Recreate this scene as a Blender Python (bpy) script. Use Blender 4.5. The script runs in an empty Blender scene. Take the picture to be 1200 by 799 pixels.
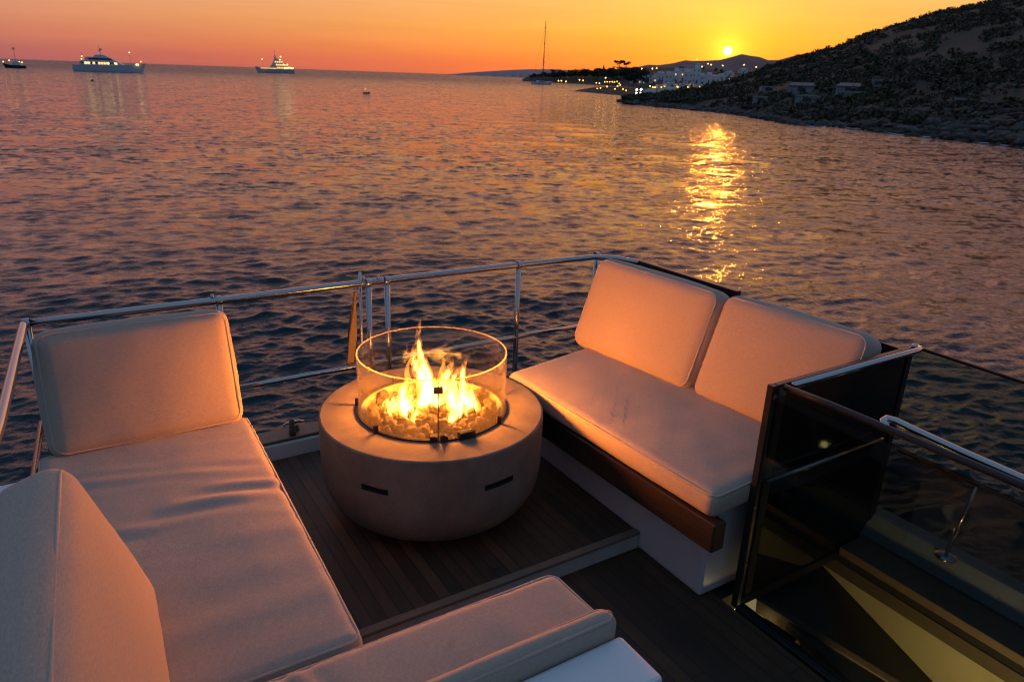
import bpy, bmesh, math, random
import numpy as np
from mathutils import Vector, Matrix, Euler
from mathutils.bvhtree import BVHTree
from mathutils import noise as mnoise

random.seed(7); rng = np.random.default_rng(7)
scene = bpy.context.scene
COL = scene.collection
PI = math.pi
def R(a): return math.radians(a)

# ------------------------------------------------------------------ camera
HC = 1.85                    # eye height above the sitting deck
WATER = -4.15                # water level
FPX, CX, CY = 850.0, 600.0, 399.5
roll, pitch, az = math.atan(.0347), math.atan(309.7/FPX), R(32.3)
fwd = Vector((math.sin(az)*math.cos(pitch), math.cos(az)*math.cos(pitch), -math.sin(pitch)))
right0 = Vector((math.cos(az), -math.sin(az), 0)); up0 = right0.cross(fwd)
ex = right0*math.cos(roll) + up0*math.sin(roll)
ey = right0*math.sin(roll) - up0*math.cos(roll)
EYE = Vector((0, 0, HC))
def ray(px, py): return (fwd*FPX + ex*(px-CX) + ey*(py-CY)).normalized()
def at_dist(px, py, d):      # point seen at px,py at horizontal distance d
    r = ray(px, py); return EYE + r*(d/math.hypot(r.x, r.y))
def az_of(px, py): r = ray(px, py); return math.atan2(r.x, r.y)

camd = bpy.data.cameras.new('camera'); cam = bpy.data.objects.new('camera', camd); COL.objects.link(cam)
m = Matrix(((ex.x, -ey.x, -fwd.x, 0), (ex.y, -ey.y, -fwd.y, 0), (ex.z, -ey.z, -fwd.z, HC), (0, 0, 0, 1)))
cam.matrix_world = m
camd.sensor_width = 36; camd.lens = FPX/1200*36
camd.clip_start = .05; camd.clip_end = 60000
camd.dof.use_dof = True; camd.dof.focus_distance = 2.9; camd.dof.aperture_fstop = 5.6
scene.camera = cam

# ------------------------------------------------------------------ node helpers
class NT:
    def __init__(s, tree): s.t = tree; s.n = tree.nodes; s.l = tree.links
    def new(s, typ, **kw):
        n = s.n.new(typ)
        for k, v in kw.items(): setattr(n, k, v)
        return n
    def put(s, sock, v):
        if isinstance(v, bpy.types.NodeSocket): s.l.new(v, sock)
        elif v is not None:
            try: sock.default_value = v
            except Exception: sock.default_value = (*v, 1)
    def math(s, op, a, b=None, c=None, clamp=False):
        n = s.new('ShaderNodeMath', operation=op); n.use_clamp = clamp
        for i, v in enumerate((a, b, c)):
            if v is not None: s.put(n.inputs[i], v)
        return n.outputs[0]
    def vmath(s, op, a, b=None):
        n = s.new('ShaderNodeVectorMath', operation=op); s.put(n.inputs[0], a)
        if b is not None: s.put(n.inputs[1], b)
        return n.outputs['Value'] if op in ('DOT_PRODUCT', 'LENGTH') else n.outputs[0]
    def mix(s, f, a, b, mode='MIX'):
        n = s.new('ShaderNodeMix', data_type='RGBA', blend_type=mode)
        s.put(n.inputs['Factor'], f)
        for k, v in (('A', a), ('B', b)):
            sk = [i for i in n.inputs if i.name == k and i.type == 'RGBA'][0]
            s.put(sk, v if isinstance(v, bpy.types.NodeSocket) else (*v[:3], 1))
        return [o for o in n.outputs if o.type == 'RGBA'][0]
    def ramp(s, fac, stops, interp='LINEAR'):
        n = s.new('ShaderNodeValToRGB'); n.color_ramp.interpolation = interp
        e = n.color_ramp.elements
        while len(e) < len(stops): e.new(.5)
        for el, (p, c) in zip(e, stops):
            el.position = p; el.color = (*c, 1) if not isinstance(c, (int, float)) else (c, c, c, 1)
        s.put(n.inputs[0], fac); return n.outputs[0]
    def noise(s, vec, scale, detail=4, rough=.55, dist=0.0):
        n = s.new('ShaderNodeTexNoise'); s.put(n.inputs['Vector'], vec)
        n.inputs['Scale'].default_value = scale; n.inputs['Detail'].default_value = detail
        n.inputs['Roughness'].default_value = rough; n.inputs['Distortion'].default_value = dist
        return n.outputs[0]
    def mapping(s, vec, scale=(1, 1, 1), rot=(0, 0, 0), loc=(0, 0, 0)):
        n = s.new('ShaderNodeMapping'); s.put(n.inputs[0], vec)
        n.inputs['Location'].default_value = loc; n.inputs['Rotation'].default_value = rot; n.inputs['Scale'].default_value = scale
        return n.outputs[0]
    def bump(s, h, strength=.3, dist=.01, normal=None):
        n = s.new('ShaderNodeBump'); s.put(n.inputs['Height'], h)
        n.inputs['Strength'].default_value = strength; n.inputs['Distance'].default_value = dist
        if normal is not None: s.put(n.inputs['Normal'], normal)
        return n.outputs[0]
    def obj(s): return s.new('ShaderNodeTexCoord').outputs['Object']
    def pos(s): return s.new('ShaderNodeNewGeometry').outputs['Position']

def mat(name):
    mt = bpy.data.materials.new(name); mt.use_nodes = True
    t = NT(mt.node_tree); b = mt.node_tree.nodes['Principled BSDF']
    return mt, t, b
def simple(name, col, rough=.5, metal=0., noise_amt=.12, nscale=6., bump=.0, bscale=40., coat=0.):
    mt, t, b = mat(name); v = t.obj()
    n = t.noise(v, nscale, 5)
    c = t.mix(t.math('MULTIPLY', n, 1.0), tuple(x*(1-noise_amt) for x in col), tuple(min(1, x*(1+noise_amt)) for x in col))
    t.put(b.inputs['Base Color'], c)
    r = t.math('MULTIPLY_ADD', t.noise(v, nscale*3, 3), .25, rough-.12, clamp=True); t.put(b.inputs['Roughness'], r)
    b.inputs['Metallic'].default_value = metal
    if coat: b.inputs['Coat Weight'].default_value = coat
    if bump: t.put(b.inputs['Normal'], t.bump(t.noise(v, bscale, 4), bump, .01))
    return mt
def emit(name, col, strength):
    mt, t, b = mat(name)
    b.inputs['Base Color'].default_value = (.02, .02, .02, 1)
    b.inputs['Emission Color'].default_value = (*col, 1); b.inputs['Emission Strength'].default_value = strength
    return mt

# ------------------------------------------------------------------ materials
def fabric(name, col, stain=.07):
    mt, t, b = mat(name); v = t.obj()
    n1 = t.noise(v, 1.7, 5, .55)
    big = t.ramp(n1, [(.3, tuple(x*(1-stain) for x in col)), (.7, tuple(x*(1+stain*.5) for x in col))])
    wx = t.noise(t.mapping(v, (520, 60, 520)), 1, 2); wy = t.noise(t.mapping(v, (60, 520, 520)), 1, 2)
    weave = t.math('MULTIPLY', t.math('ADD', wx, wy), .5)
    slub = t.ramp(t.noise(v, 170, 3, .7), [(.42, 0.), (.66, 1.)])
    c = t.mix(t.ramp(weave, [(.38, 1.), (.62, 0.)]), big, tuple(x*.76 for x in col))
    c = t.mix(t.math('MULTIPLY', slub, .18), c, tuple(x*.62 for x in col))
    spot = t.ramp(t.noise(v, 8, 2, .4), [(.73, 0.), (.78, 1.)])
    c = t.mix(t.math('MULTIPLY', spot, .22), c, tuple(x*.42 for x in col))
    t.put(b.inputs['Base Color'], c); b.inputs['Roughness'].default_value = .92
    b.inputs['Sheen Weight'].default_value = .12
    h = t.math('ADD', t.math('MULTIPLY', weave, .10), t.math('MULTIPLY', t.noise(t.mapping(v, (5, 3, 5)), 1, 4, .5, .6), .55))
    t.put(b.inputs['Normal'], t.bump(h, .5, .010)); return mt
M = {}
M['fabric'] = fabric('beige_canvas', (.485, .385, .305))
M['piping'] = fabric('canvas_piping', (.52, .42, .34), .03)
M['concrete'] = None
mt, t, b = mat('cast_concrete'); v = t.obj()
c = t.ramp(t.noise(v, 4.2, 8, .68), [(.28, (.105, .092, .074)), (.5, (.155, .136, .108)), (.72, (.21, .185, .148))])
pit = t.ramp(t.noise(v, 75, 3), [(.66, 0.), (.70, 1.)])
c = t.mix(t.math('MULTIPLY', pit, .45), c, (.07, .06, .05))
drip = t.ramp(t.noise(t.mapping(v, (14, 14, 2.2)), 1, 5, .6), [(.52, 0.), (.70, 1.)])
c = t.mix(t.math('MULTIPLY', drip, .35), c, (.11, .095, .082))
t.put(b.inputs['Base Color'], c); b.inputs['Roughness'].default_value = .72
t.put(b.inputs['Normal'], t.bump(t.math('ADD', t.noise(v, 120, 4), t.math('MULTIPLY', t.noise(v, 9, 3), .6)), .15, .004)); M['concrete'] = mt

def teak(name, col, pitch_=.052):
    mt, t, b = mat(name); p = t.pos()
    sx = t.new('ShaderNodeSeparateXYZ'); t.put(sx.inputs[0], p)
    xs = t.math('DIVIDE', sx.outputs[0], pitch_)
    idx = t.math('FLOOR', xs); fr = t.math('FRACT', xs)
    wn = t.new('ShaderNodeTexWhiteNoise', noise_dimensions='1D'); t.put(wn.inputs['W'], idx)
    tone = t.math('MULTIPLY_ADD', wn.outputs['Value'], .75, .55)
    grain = t.noise(t.mapping(p, (90, 4, 40)), 1, 5, .65)
    wear = t.ramp(t.noise(t.mapping(p, (2.2, 1.2, 2.2)), 1.5, 6, .65), [(.3, .0), (.7, 1.)])
    g = t.math('MULTIPLY', tone, t.math('MULTIPLY_ADD', grain, .9, .5))
    g = t.math('MULTIPLY', g, t.math('MULTIPLY_ADD', wear, .8, .55))
    cc = t.new('ShaderNodeVectorMath', operation='SCALE'); cc.inputs[0].default_value = col; t.put(cc.inputs['Scale'], g)
    seam = t.math('LESS_THAN', t.math('ABSOLUTE', t.math('SUBTRACT', fr, .5)), .44)
    # butt joints
    ys = t.math('DIVIDE', t.math('ADD', sx.outputs[1], t.math('MULTIPLY', wn.outputs['Value'], 7.3)), 1.7)
    butt = t.math('GREATER_THAN', t.math('FRACT', ys), .004)
    k = t.math('MULTIPLY', seam, butt)
    c = t.mix(k, (.022, .017, .013), cc.outputs[0])
    t.put(b.inputs['Base Color'], c)
    t.put(b.inputs['Roughness'], t.math('MULTIPLY_ADD', grain, .3, .45))
    h = t.math('ADD', t.math('MULTIPLY', k, 1.0), t.math('MULTIPLY', grain, .25))
    t.put(b.inputs['Normal'], t.bump(h, .6, .004)); return mt
M['teak'] = teak('weathered_teak', (.088, .042, .018))
M['teak_low'] = teak('weathered_teak_low', (.070, .034, .015), .062)
mt, t, b = mat('varnished_wood'); v = t.pos()
gr = t.noise(t.mapping(v, (30, 2.2, 45)), 1, 6, .6, .5)
t.put(b.inputs['Base Color'], t.ramp(gr, [(.3, (.026, .016, .010)), (.7, (.050, .031, .019))])); b.inputs['Roughness'].default_value = .38
t.put(b.inputs['Normal'], t.bump(gr, .15, .003)); M['wood'] = mt
M['white'] = simple('white_gelcoat', (.74, .75, .76), .32, 0, .05, 3, .03, 12, coat=.3)
M['sofa_base'] = simple('mid_grey_gelcoat', (.48, .47, .47), .4, 0, .10, 4, .03, 12)  # white base toned down to an even mid grey
M['kerb'] = simple('dark_grey_gelcoat', (.27, .28, .285), .4, 0, .15, 5, .03, 20)  # white kerb given a darker grey base colour
M['white_worn'] = simple('worn_white_trim', (.42, .41, .40), .5, 0, .25, 9, .05, 30)
M['steel'] = simple('polished_steel', (.50, .49, .48), .15, 1., .05, 12, .0)
M['black'] = simple('black_frame', (.012, .012, .013), .35, 0, .2, 8, .03, 60)
M['blacksteel'] = simple('dark_bracket', (.06, .05, .045), .42, .8, .3, 20, .05, 60)
M['rust'] = simple('heat_tinted_clip', (.42, .15, .07), .45, .3, .35, 60, .05, 60)
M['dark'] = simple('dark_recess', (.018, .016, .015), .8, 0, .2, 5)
M['teakcap'] = simple('teak_capping', (.19, .125, .085), .5, 0, .3, 14, .08, 40)
M['beige'] = simple('beige_panel', (.52, .44, .26), .6, 0, .12, 7, .06, 25)
M['brown'] = simple('brown_panel', (.12, .085, .05), .55, 0, .25, 5, .05, 30)
M['pipe'] = simple('flag_pole_steel', (.6, .58, .55), .25, 1., .05, 12)
M['flag'] = fabric('flag_cloth', (.08, .07, .07), .15)

def tinted(name, tint, refl_rough=.02, film=0.):
    mt, t, b = mat(name); t.n.remove(b)
    out = [n for n in t.n if n.type == 'OUTPUT_MATERIAL'][0]
    tr = t.new('ShaderNodeBsdfTransparent'); tr.inputs[0].default_value = (*tint, 1)
    gl = t.new('ShaderNodeBsdfGlossy'); gl.inputs['Roughness'].default_value = refl_rough; gl.inputs[0].default_value = (1, 1, 1, 1)
    fr = t.new('ShaderNodeFresnel'); bf = t.new('ShaderNodeNewGeometry').outputs['Backfacing']
    t.put(fr.inputs[0], t.math('MULTIPLY_ADD', bf, 1/1.45-1.45, 1.45))
    sm = t.noise(t.obj(), 3, 4); t.put(gl.inputs['Roughness'], t.math('MULTIPLY_ADD', sm, .03, refl_rough))
    mx = t.new('ShaderNodeMixShader'); t.put(mx.inputs[0], fr.outputs[0]); t.l.new(tr.outputs[0], mx.inputs[1]); t.l.new(gl.outputs[0], mx.inputs[2])
    res = mx.outputs[0]
    if film:      # dusty film added so the glass catches amber firelight
        tl = t.new('ShaderNodeBsdfTranslucent'); tl.inputs[0].default_value = (.9, .8, .68, 1)
        m2 = t.new('ShaderNodeMixShader'); t.put(m2.inputs[0], t.math('MULTIPLY', t.ramp(t.noise(t.mapping(t.obj(), (7, 7, 1.6)), 1, 4, .6), [(.3, .45), (.7, 1.)]), film))
        t.l.new(res, m2.inputs[1]); t.l.new(tl.outputs[0], m2.inputs[2]); res = m2.outputs[0]
    t.l.new(res, out.inputs[0]); return mt
M['glass'] = tinted('clear_fire_glass', (.985, .955, .90), .02, .012)
M['glass_rim'] = tinted('fire_glass_rim', (.80, .70, .55), .15, .5)
M['glass_dark'] = tinted('smoked_glass', (.60, .72, .71))
M['glass_guard'] = tinted('smoked_guard_glass', (.50, .51, .49))
M['glass_black'] = tinted('black_glass', (.10, .11, .11))

def leafmat(name, c1, c2):
    mt, t, b = mat(name)
    n = t.noise(t.pos(), .35, 4, .6); n2 = t.noise(t.pos(), 2.5, 3)
    c = t.mix(n2, t.ramp(n, [(.3, c1), (.7, c2)]), c1)
    t.put(b.inputs['Base Color'], c); b.inputs['Roughness'].default_value = .8; return mt
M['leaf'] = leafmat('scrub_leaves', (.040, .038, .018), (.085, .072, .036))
M['leaf2'] = leafmat('pine_needles', (.030, .040, .020), (.06, .07, .035))
M['bark'] = simple('tree_bark', (.09, .06, .045), .9, 0, .3, 3)
def groundmat(name, c1, c2, c3, s=.08):
    mt, t, b = mat(name); p = t.pos()
    n = t.noise(p, s, 8, .65); n2 = t.noise(p, s*14, 5, .6)
    c = t.ramp(n, [(.35, c1), (.52, c2), (.68, c3)])
    c = t.mix(t.math('MULTIPLY', n2, .6), c, c1)
    t.put(b.inputs['Base Color'], c); b.inputs['Roughness'].default_value = .95
    t.put(b.inputs['Normal'], t.bump(n2, .8, .6)); return mt
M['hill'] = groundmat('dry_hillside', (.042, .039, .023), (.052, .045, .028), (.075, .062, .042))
M['farhill'] = groundmat('distant_hills', (.11, .085, .085), (.17, .13, .13), (.22, .17, .17), .01)  # distance haze put into the colour: paler and more purple
M['islands'] = groundmat('hazed_islands', (.30, .23, .24), (.36, .28, .29), (.40, .31, .32), .002)  # paleness stands in for haze over the horizon islands
M['rock'] = groundmat('shore_rock', (.07, .062, .055), (.15, .13, .115), (.25, .22, .19), .5)
M['house'] = simple('whitewash', (.74, .71, .70), .85, 0, .1, .3)
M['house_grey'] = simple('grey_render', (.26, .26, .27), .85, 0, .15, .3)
M['roof'] = simple('roof_slab', (.13, .13, .15), .7, 0, .15, .3)
M['pane'] = simple('window_pane', (.04, .045, .05), .15, 0, .1, 1)
M['pane_lit'] = emit('lit_window', (1., .62, .2), 1.5)
M['lamp'] = emit('amber_lamp', (1., .50, .085), 7)
M['lamp_white'] = emit('white_floodlamp', (.85, 1., .62), 16)
M['lampw'] = emit('warm_deck_lamp', (1., .66, .24), 3.2)
M['pole'] = simple('lamp_post_paint', (.06, .06, .065), .5, .3, .1, 1)
M['foam'] = simple('sea_foam', (.62, .66, .68), .7, 0, .2, 1)
M['yhull'] = simple('yacht_hull_paint', (.72, .76, .80), .3, 0, .05, .2)
M['ywhite'] = simple('yacht_white', (.62, .66, .72), .35, 0, .05, .2)
M['ydark'] = simple('dark_hull_paint', (.03, .035, .045), .35, 0, .1, .2)
M['ygold'] = simple('lit_superstructure', (.66, .60, .52), .5, 0, .1, .2)
M['stone'] = simple('quay_stone', (.26, .25, .24), .9, 0, .2, .4)

# ------------------------------------------------------------------ mesh helpers
class MB:
    def __init__(s): s.v = []; s.f = []
    def add(s, vs, fs):
        o = len(s.v); s.v += [tuple(x) for x in vs]; s.f += [tuple(i+o for i in f) for f in fs]; return s
    def box(s, x0, x1, y0, y1, z0, z1, mtx=None):
        vs = [Vector((x, y, z)) for z in (z0, z1) for x, y in ((x0, y0), (x1, y0), (x1, y1), (x0, y1))]
        if mtx is not None: vs = [mtx @ q for q in vs]
        return s.add(vs, [(3, 2, 1, 0), (4, 5, 6, 7), (0, 1, 5, 4), (1, 2, 6, 5), (2, 3, 7, 6), (3, 0, 4, 7)])
    def hexa(s, lo, hi):        # two quads (4 pts each, ccw from above)
        return s.add(list(lo)+list(hi), [(3, 2, 1, 0), (4, 5, 6, 7), (0, 1, 5, 4), (1, 2, 6, 5), (2, 3, 7, 6), (3, 0, 4, 7)])
    def tube(s, pts, r, n=10, caps=True):
        pts = [Vector(p) for p in pts]; k = len(pts); rr = r if hasattr(r, '__len__') else [r]*k
        tang = [(pts[min(i+1, k-1)]-pts[max(i-1, 0)]).normalized() for i in range(k)]
        ref = Vector((0, 0, 1)) if abs(tang[0].z) < .9 else Vector((1, 0, 0))
        u = tang[0].cross(ref).normalized(); vs = []
        for i in range(k):
            u = (u - tang[i]*u.dot(tang[i])).normalized(); w = tang[i].cross(u)
            for j in range(n):
                a = 2*PI*j/n; vs.append(pts[i] + (u*math.cos(a)+w*math.sin(a))*rr[i])
        fs = [(i*n+j, i*n+(j+1) % n, (i+1)*n+(j+1) % n, (i+1)*n+j) for i in range(k-1) for j in range(n)]
        if caps: fs += [tuple(range(n-1, -1, -1)), tuple((k-1)*n+j for j in range(n))]
        return s.add(vs, fs)
    def lathe(s, prof, n=64, c=(0, 0, 0), close=False):
        vs = [(c[0]+r*math.cos(2*PI*j/n), c[1]+r*math.sin(2*PI*j/n), c[2]+z) for r, z in prof for j in range(n)]
        k = len(prof); rng_ = range(k if close else k-1)
        fs = [(i*n+j, i*n+(j+1) % n, ((i+1) % k)*n+(j+1) % n, ((i+1) % k)*n+j) for i in rng_ for j in range(n)]
        return s.add(vs, fs)
    def build(s, name, material, parent=None, smooth=False, bevel=0., seg=2, loc=None):
        me = bpy.data.meshes.new(name); me.from_pydata(s.v, [], s.f)
        bm = bmesh.new(); bm.from_mesh(me); bmesh.ops.recalc_face_normals(bm, faces=bm.faces); bm.to_mesh(me); bm.free()
        o = bpy.data.objects.new(name, me); COL.objects.link(o); me.materials.append(material)
        if smooth: me.polygons.foreach_set('use_smooth', [True]*len(me.polygons))
        if bevel:
            bv = o.modifiers.new('bevel', 'BEVEL'); bv.width = bevel; bv.segments = seg; bv.limit_method = 'ANGLE'
        if parent is not None: o.parent = parent
        if loc is not None: o.location = loc
        return o
def tag(o, label=None, cat=None, group=None, kind=None):
    if label: o['label'] = label
    if cat: o['category'] = cat
    if group: o['group'] = group
    if kind: o['kind'] = kind
    return o
def empty(name, loc=(0, 0, 0), rz=0):
    o = bpy.data.objects.new(name, None); COL.objects.link(o); o.location = loc; o.rotation_euler.z = rz; return o
def at_origin(name):     # parts of a fixed thing are modelled in world coordinates
    return empty(name)
def rebase(root, loc):   # move an Empty to its thing's base without moving its parts
    loc = Vector(loc); root.location = loc
    for ch in root.children: ch.location = Vector(ch.location) - loc
def np_mesh(name, verts, quads, material, smooth=False, tris=False):
    me = bpy.data.meshes.new(name); k = 3 if tris else 4
    me.vertices.add(len(verts)); me.vertices.foreach_set('co', np.asarray(verts, np.float32).ravel())
    nq = len(quads); me.loops.add(nq*k); me.polygons.add(nq)
    me.loops.foreach_set('vertex_index', np.asarray(quads, np.int32).ravel())
    me.polygons.foreach_set('loop_start', np.arange(0, nq*k, k, dtype=np.int32))
    me.polygons.foreach_set('loop_total', np.full(nq, k, np.int32))
    if smooth: me.polygons.foreach_set('use_smooth', np.ones(nq, bool))
    me.update(); me.validate()
    o = bpy.data.objects.new(name, me); COL.objects.link(o); me.materials.append(material); return o

# ------------------------------------------------------------------ world: dusk sky
SUN_PX = (853, 60)
sd = ray(*SUN_PX); SUN_AZ = math.atan2(sd.x, sd.y); SUN_EL = math.asin(sd.z)
w = bpy.data.worlds.new('World'); scene.world = w; w.use_nodes = True
t = NT(w.node_tree); t.n.clear()
out = t.new('ShaderNodeOutputWorld'); bg = t.new('ShaderNodeBackground'); t.l.new(bg.outputs[0], out.inputs[0])
dirv = t.new('ShaderNodeTexCoord').outputs['Generated']
sp = t.new('ShaderNodeSeparateXYZ'); t.put(sp.inputs[0], dirv)
z = t.math('MAXIMUM', sp.outputs[2], 0.0)
zr = t.math('POWER', z, .5)                     # finer steps near the horizon
hx = t.new('ShaderNodeCombineXYZ'); t.put(hx.inputs[0], sp.outputs[0]); t.put(hx.inputs[1], sp.outputs[1])
hn = t.vmath('NORMALIZE', hx.outputs[0])
ca = t.vmath('DOT_PRODUCT', hn, (math.sin(SUN_AZ), math.cos(SUN_AZ), 0))
phi = t.math('ARCCOSINE', t.math('MINIMUM', t.math('MAXIMUM', ca, -1.0), 1.0))
S = lambda q: math.sqrt(q)
rA = t.ramp(zr, [(0, (.80, .115, .02)), (S(.014), (.92, .15, .017)), (S(.030), (1.0, .24, .015)), (S(.055), (1.0, .375, .016)), (S(.09), (1.0, .47, .07)), (S(.14), (1.10, .45, .18)), (S(.24), (1.25, .53, .32)), (S(.40), (.82, .42, .36)), (S(.56), (.22, .21, .30)), (1, (.10, .20, .335))])
rB = t.ramp(zr, [(0, (.36, .115, .13)), (S(.012), (.43, .13, .125)), (S(.03), (.53, .17, .12)), (S(.06), (.67, .265, .165)), (S(.10), (.66, .29, .23)), (S(.2), (.55, .28, .28)), (S(.36), (.30, .21, .27)), (S(.56), (.125, .18, .295)), (1, (.10, .20, .335))])
rC = t.ramp(zr, [(0, (.060, .078, .125)), (S(.05), (.065, .085, .14)), (S(.15), (.075, .105, .175)), (S(.4), (.11, .17, .29)), (1, (.10, .20, .335))])
f1 = t.math('SMOOTH_MIN', t.math('DIVIDE', phi, R(52)), 1.0, .1)
f1 = t.math('MAXIMUM', f1, 0.0)
f2 = t.math('DIVIDE', t.math('SUBTRACT', phi, R(47)), R(62), clamp=True)
skyc = t.mix(f2, t.mix(f1, rA, rB), rC)
cs = t.vmath('DOT_PRODUCT', t.vmath('NORMALIZE', dirv), tuple(sd))
ang = t.math('ARCCOSINE', t.math('MINIMUM', cs, 1.0))
g1 = t.math('EXPONENT', t.math('MULTIPLY', ang, -1/R(3.2)))
g2 = t.math('EXPONENT', t.math('MULTIPLY', ang, -1/R(.85)))
def scl(col, f):
    n = t.new('ShaderNodeVectorMath', operation='SCALE'); n.inputs[0].default_value = col; t.put(n.inputs['Scale'], f); return n.outputs[0]
skyc = t.vmath('ADD', skyc, scl((.2, .13, .01), g1)); skyc = t.vmath('ADD', skyc, scl((1.7, .75, .06), g2))
disc = t.math('DIVIDE', t.math('SUBTRACT', R(.31), ang), R(.10), clamp=True)
skyc = t.vmath('ADD', skyc, scl((9, 7, 3.2), disc))
st = t.new('ShaderNodeTexSky', sky_type='NISHITA'); st.sun_disc = False
st.sun_elevation = SUN_EL; st.sun_rotation = SUN_AZ; st.altitude = 5
nis = t.new('ShaderNodeVectorMath', operation='SCALE'); t.l.new(st.outputs[0], nis.inputs[0]); nis.inputs['Scale'].default_value = .012
skyc = t.vmath('ADD', skyc, nis.outputs[0])
band = t.noise(t.mapping(dirv, (2.2, 2.2, 34)), 1.6, 4, .55, .4)      # thin dusk haze bands
skv = t.new('ShaderNodeVectorMath', operation='SCALE'); t.put(skv.inputs[0], skyc); t.put(skv.inputs['Scale'], t.math('MULTIPLY_ADD', band, .26, .87)); skyc = skv.outputs[0]
t.put(bg.inputs[0], skyc); bg.inputs[1].default_value = 1.0
try:
    w.cycles.sampling_method = 'MANUAL'; w.cycles.sample_map_resolution = 2048
except Exception: pass

sl = bpy.data.lights.new('sun', 'SUN'); so = bpy.data.objects.new('sun', sl); COL.objects.link(so)
sl.energy = .06; sl.color = (1., .30, .022); sl.angle = R(.5)
so.rotation_euler = (-sd).to_track_quat('-Z', 'Y').to_euler(); so.location = (20, 20, 30)

# ------------------------------------------------------------------ the sea
def make_sea():
    fine = np.arange(-14, 80, .085); left = np.arange(-180, -14, 2.0); rgt = np.arange(80, 180.01, 2.0)
    azs = np.radians(np.concatenate([left, fine, rgt])); nf = len(azs)
    rs = [3.0]
    while rs[-1] < 160: rs.append(rs[-1] + max(.026, rs[-1]**2/5430*1.05))
    while rs[-1] < 40000: rs.append(rs[-1]*1.06)
    rs = np.array(rs); A, RR = np.meshgrid(azs, rs); X = RR*np.sin(A); Y = RR*np.cos(A)
    dr = np.gradient(rs)[:, None]; step = np.maximum(dr, 0*A); da = np.gradient(azs)[None, :]*RR
    cell = np.maximum(step, da)
    Z = np.zeros_like(X); DX = np.zeros_like(X); DY = np.zeros_like(X)
    N = 160
    lam = np.exp(rng.uniform(math.log(.13), math.log(9.0), N)); main = R(20)
    for L in lam:
        th = main + rng.normal(0, .5); k = 2*PI/L; kx, ky = k*math.sin(th), k*math.cos(th)
        s_ = .0245*(1.8 if .15 < L < .65 else .9 if L < 1.2 else .5 if L < 4 else .25); a = s_/k; ph = rng.uniform(0, 2*PI)
        fade = np.clip((L/(cell+1e-6)-2.2)/2.5, 0, 1)
        arg = kx*X + ky*Y + ph; cc = np.cos(arg); ss = np.sin(arg)
        Z += fade*a*cc; DX -= fade*a*.95*ss*math.sin(th); DY -= fade*a*.95*ss*math.cos(th)
    # gusts: patches of rougher and calmer water
    g = .75 + .35*np.sin(X*.11+Y*.05)*np.sin(Y*.083-X*.04+1.3) + .2*np.sin(X*.31+Y*.23+2)
    V = np.stack([X+DX*g, Y+DY*g, Z*g+WATER], -1).reshape(-1, 3)
    i = np.arange(len(rs)-1)[:, None]*nf; j = np.arange(nf-1)[None, :]
    a0 = (i+j).ravel(); Q = np.stack([a0, a0+1, a0+1+nf, a0+nf], 1)
    mt, t, b = mat('sea_water')
    b.inputs['Base Color'].default_value = (.003, .019, .026, 1); b.inputs['IOR'].default_value = 1.333
    p = t.pos()
    d = t.vmath('LENGTH', p); far = t.math('DIVIDE', t.math('SUBTRACT', d, 9), 50, clamp=True)
    fr2 = t.math('DIVIDE', t.math('SUBTRACT', d, 130), 500, clamp=True)
    fr3 = t.math('DIVIDE', t.math('SUBTRACT', d, 110), 700, clamp=True)
    t.put(b.inputs['Roughness'], t.math('ADD', t.math('MULTIPLY_ADD', far, .03, .03), t.math('MULTIPLY', fr2, .12)))
    pr = t.mapping(p, (1, 1, 1), (0, 0, R(20)))
    ps = t.mapping(pr, (.72, 1, 1))
    n1 = t.noise(ps, 6.5, 3, .6, .8); bn = t.bump(n1, 1.0, .028)
    acc = None
    for sc_, amp in ((3.4, .28), (1.5, .34), (.55, .20), (.15, .09)):
        nn = t.new('ShaderNodeTexNoise'); t.put(nn.inputs['Vector'], ps); nn.inputs['Scale'].default_value = sc_; nn.inputs['Detail'].default_value = 2
        q = t.vmath('MULTIPLY', t.vmath('SUBTRACT', nn.outputs['Color'], (.5, .5, .5)), (amp*3, amp*3.6, 0))
        acc = q if acc is None else t.vmath('ADD', acc, q)
    sc2 = t.new('ShaderNodeVectorMath', operation='SCALE'); t.put(sc2.inputs[0], acc); t.put(sc2.inputs['Scale'], t.math('MULTIPLY', far, t.math('MULTIPLY_ADD', fr2, .4, 1.0)))
    # seen so flat, only the faces of the waves turned to the boat show
    lean = t.new('ShaderNodeVectorMath', operation='SCALE'); t.put(lean.inputs[0], t.vmath('NORMALIZE', t.vmath('MULTIPLY', p, (-1, -1, 0)))); t.put(lean.inputs['Scale'], t.math('MULTIPLY_ADD', fr3, .23, t.math('MULTIPLY', far, .015)))
    t.put(b.inputs['Normal'], t.vmath('NORMALIZE', t.vmath('ADD', t.vmath('ADD', bn, sc2.outputs[0]), lean.outputs[0])))
    o = np_mesh('sea', V, Q, mt, smooth=True); tag(o, kind='structure'); return o
sea = make_sea()

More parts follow.
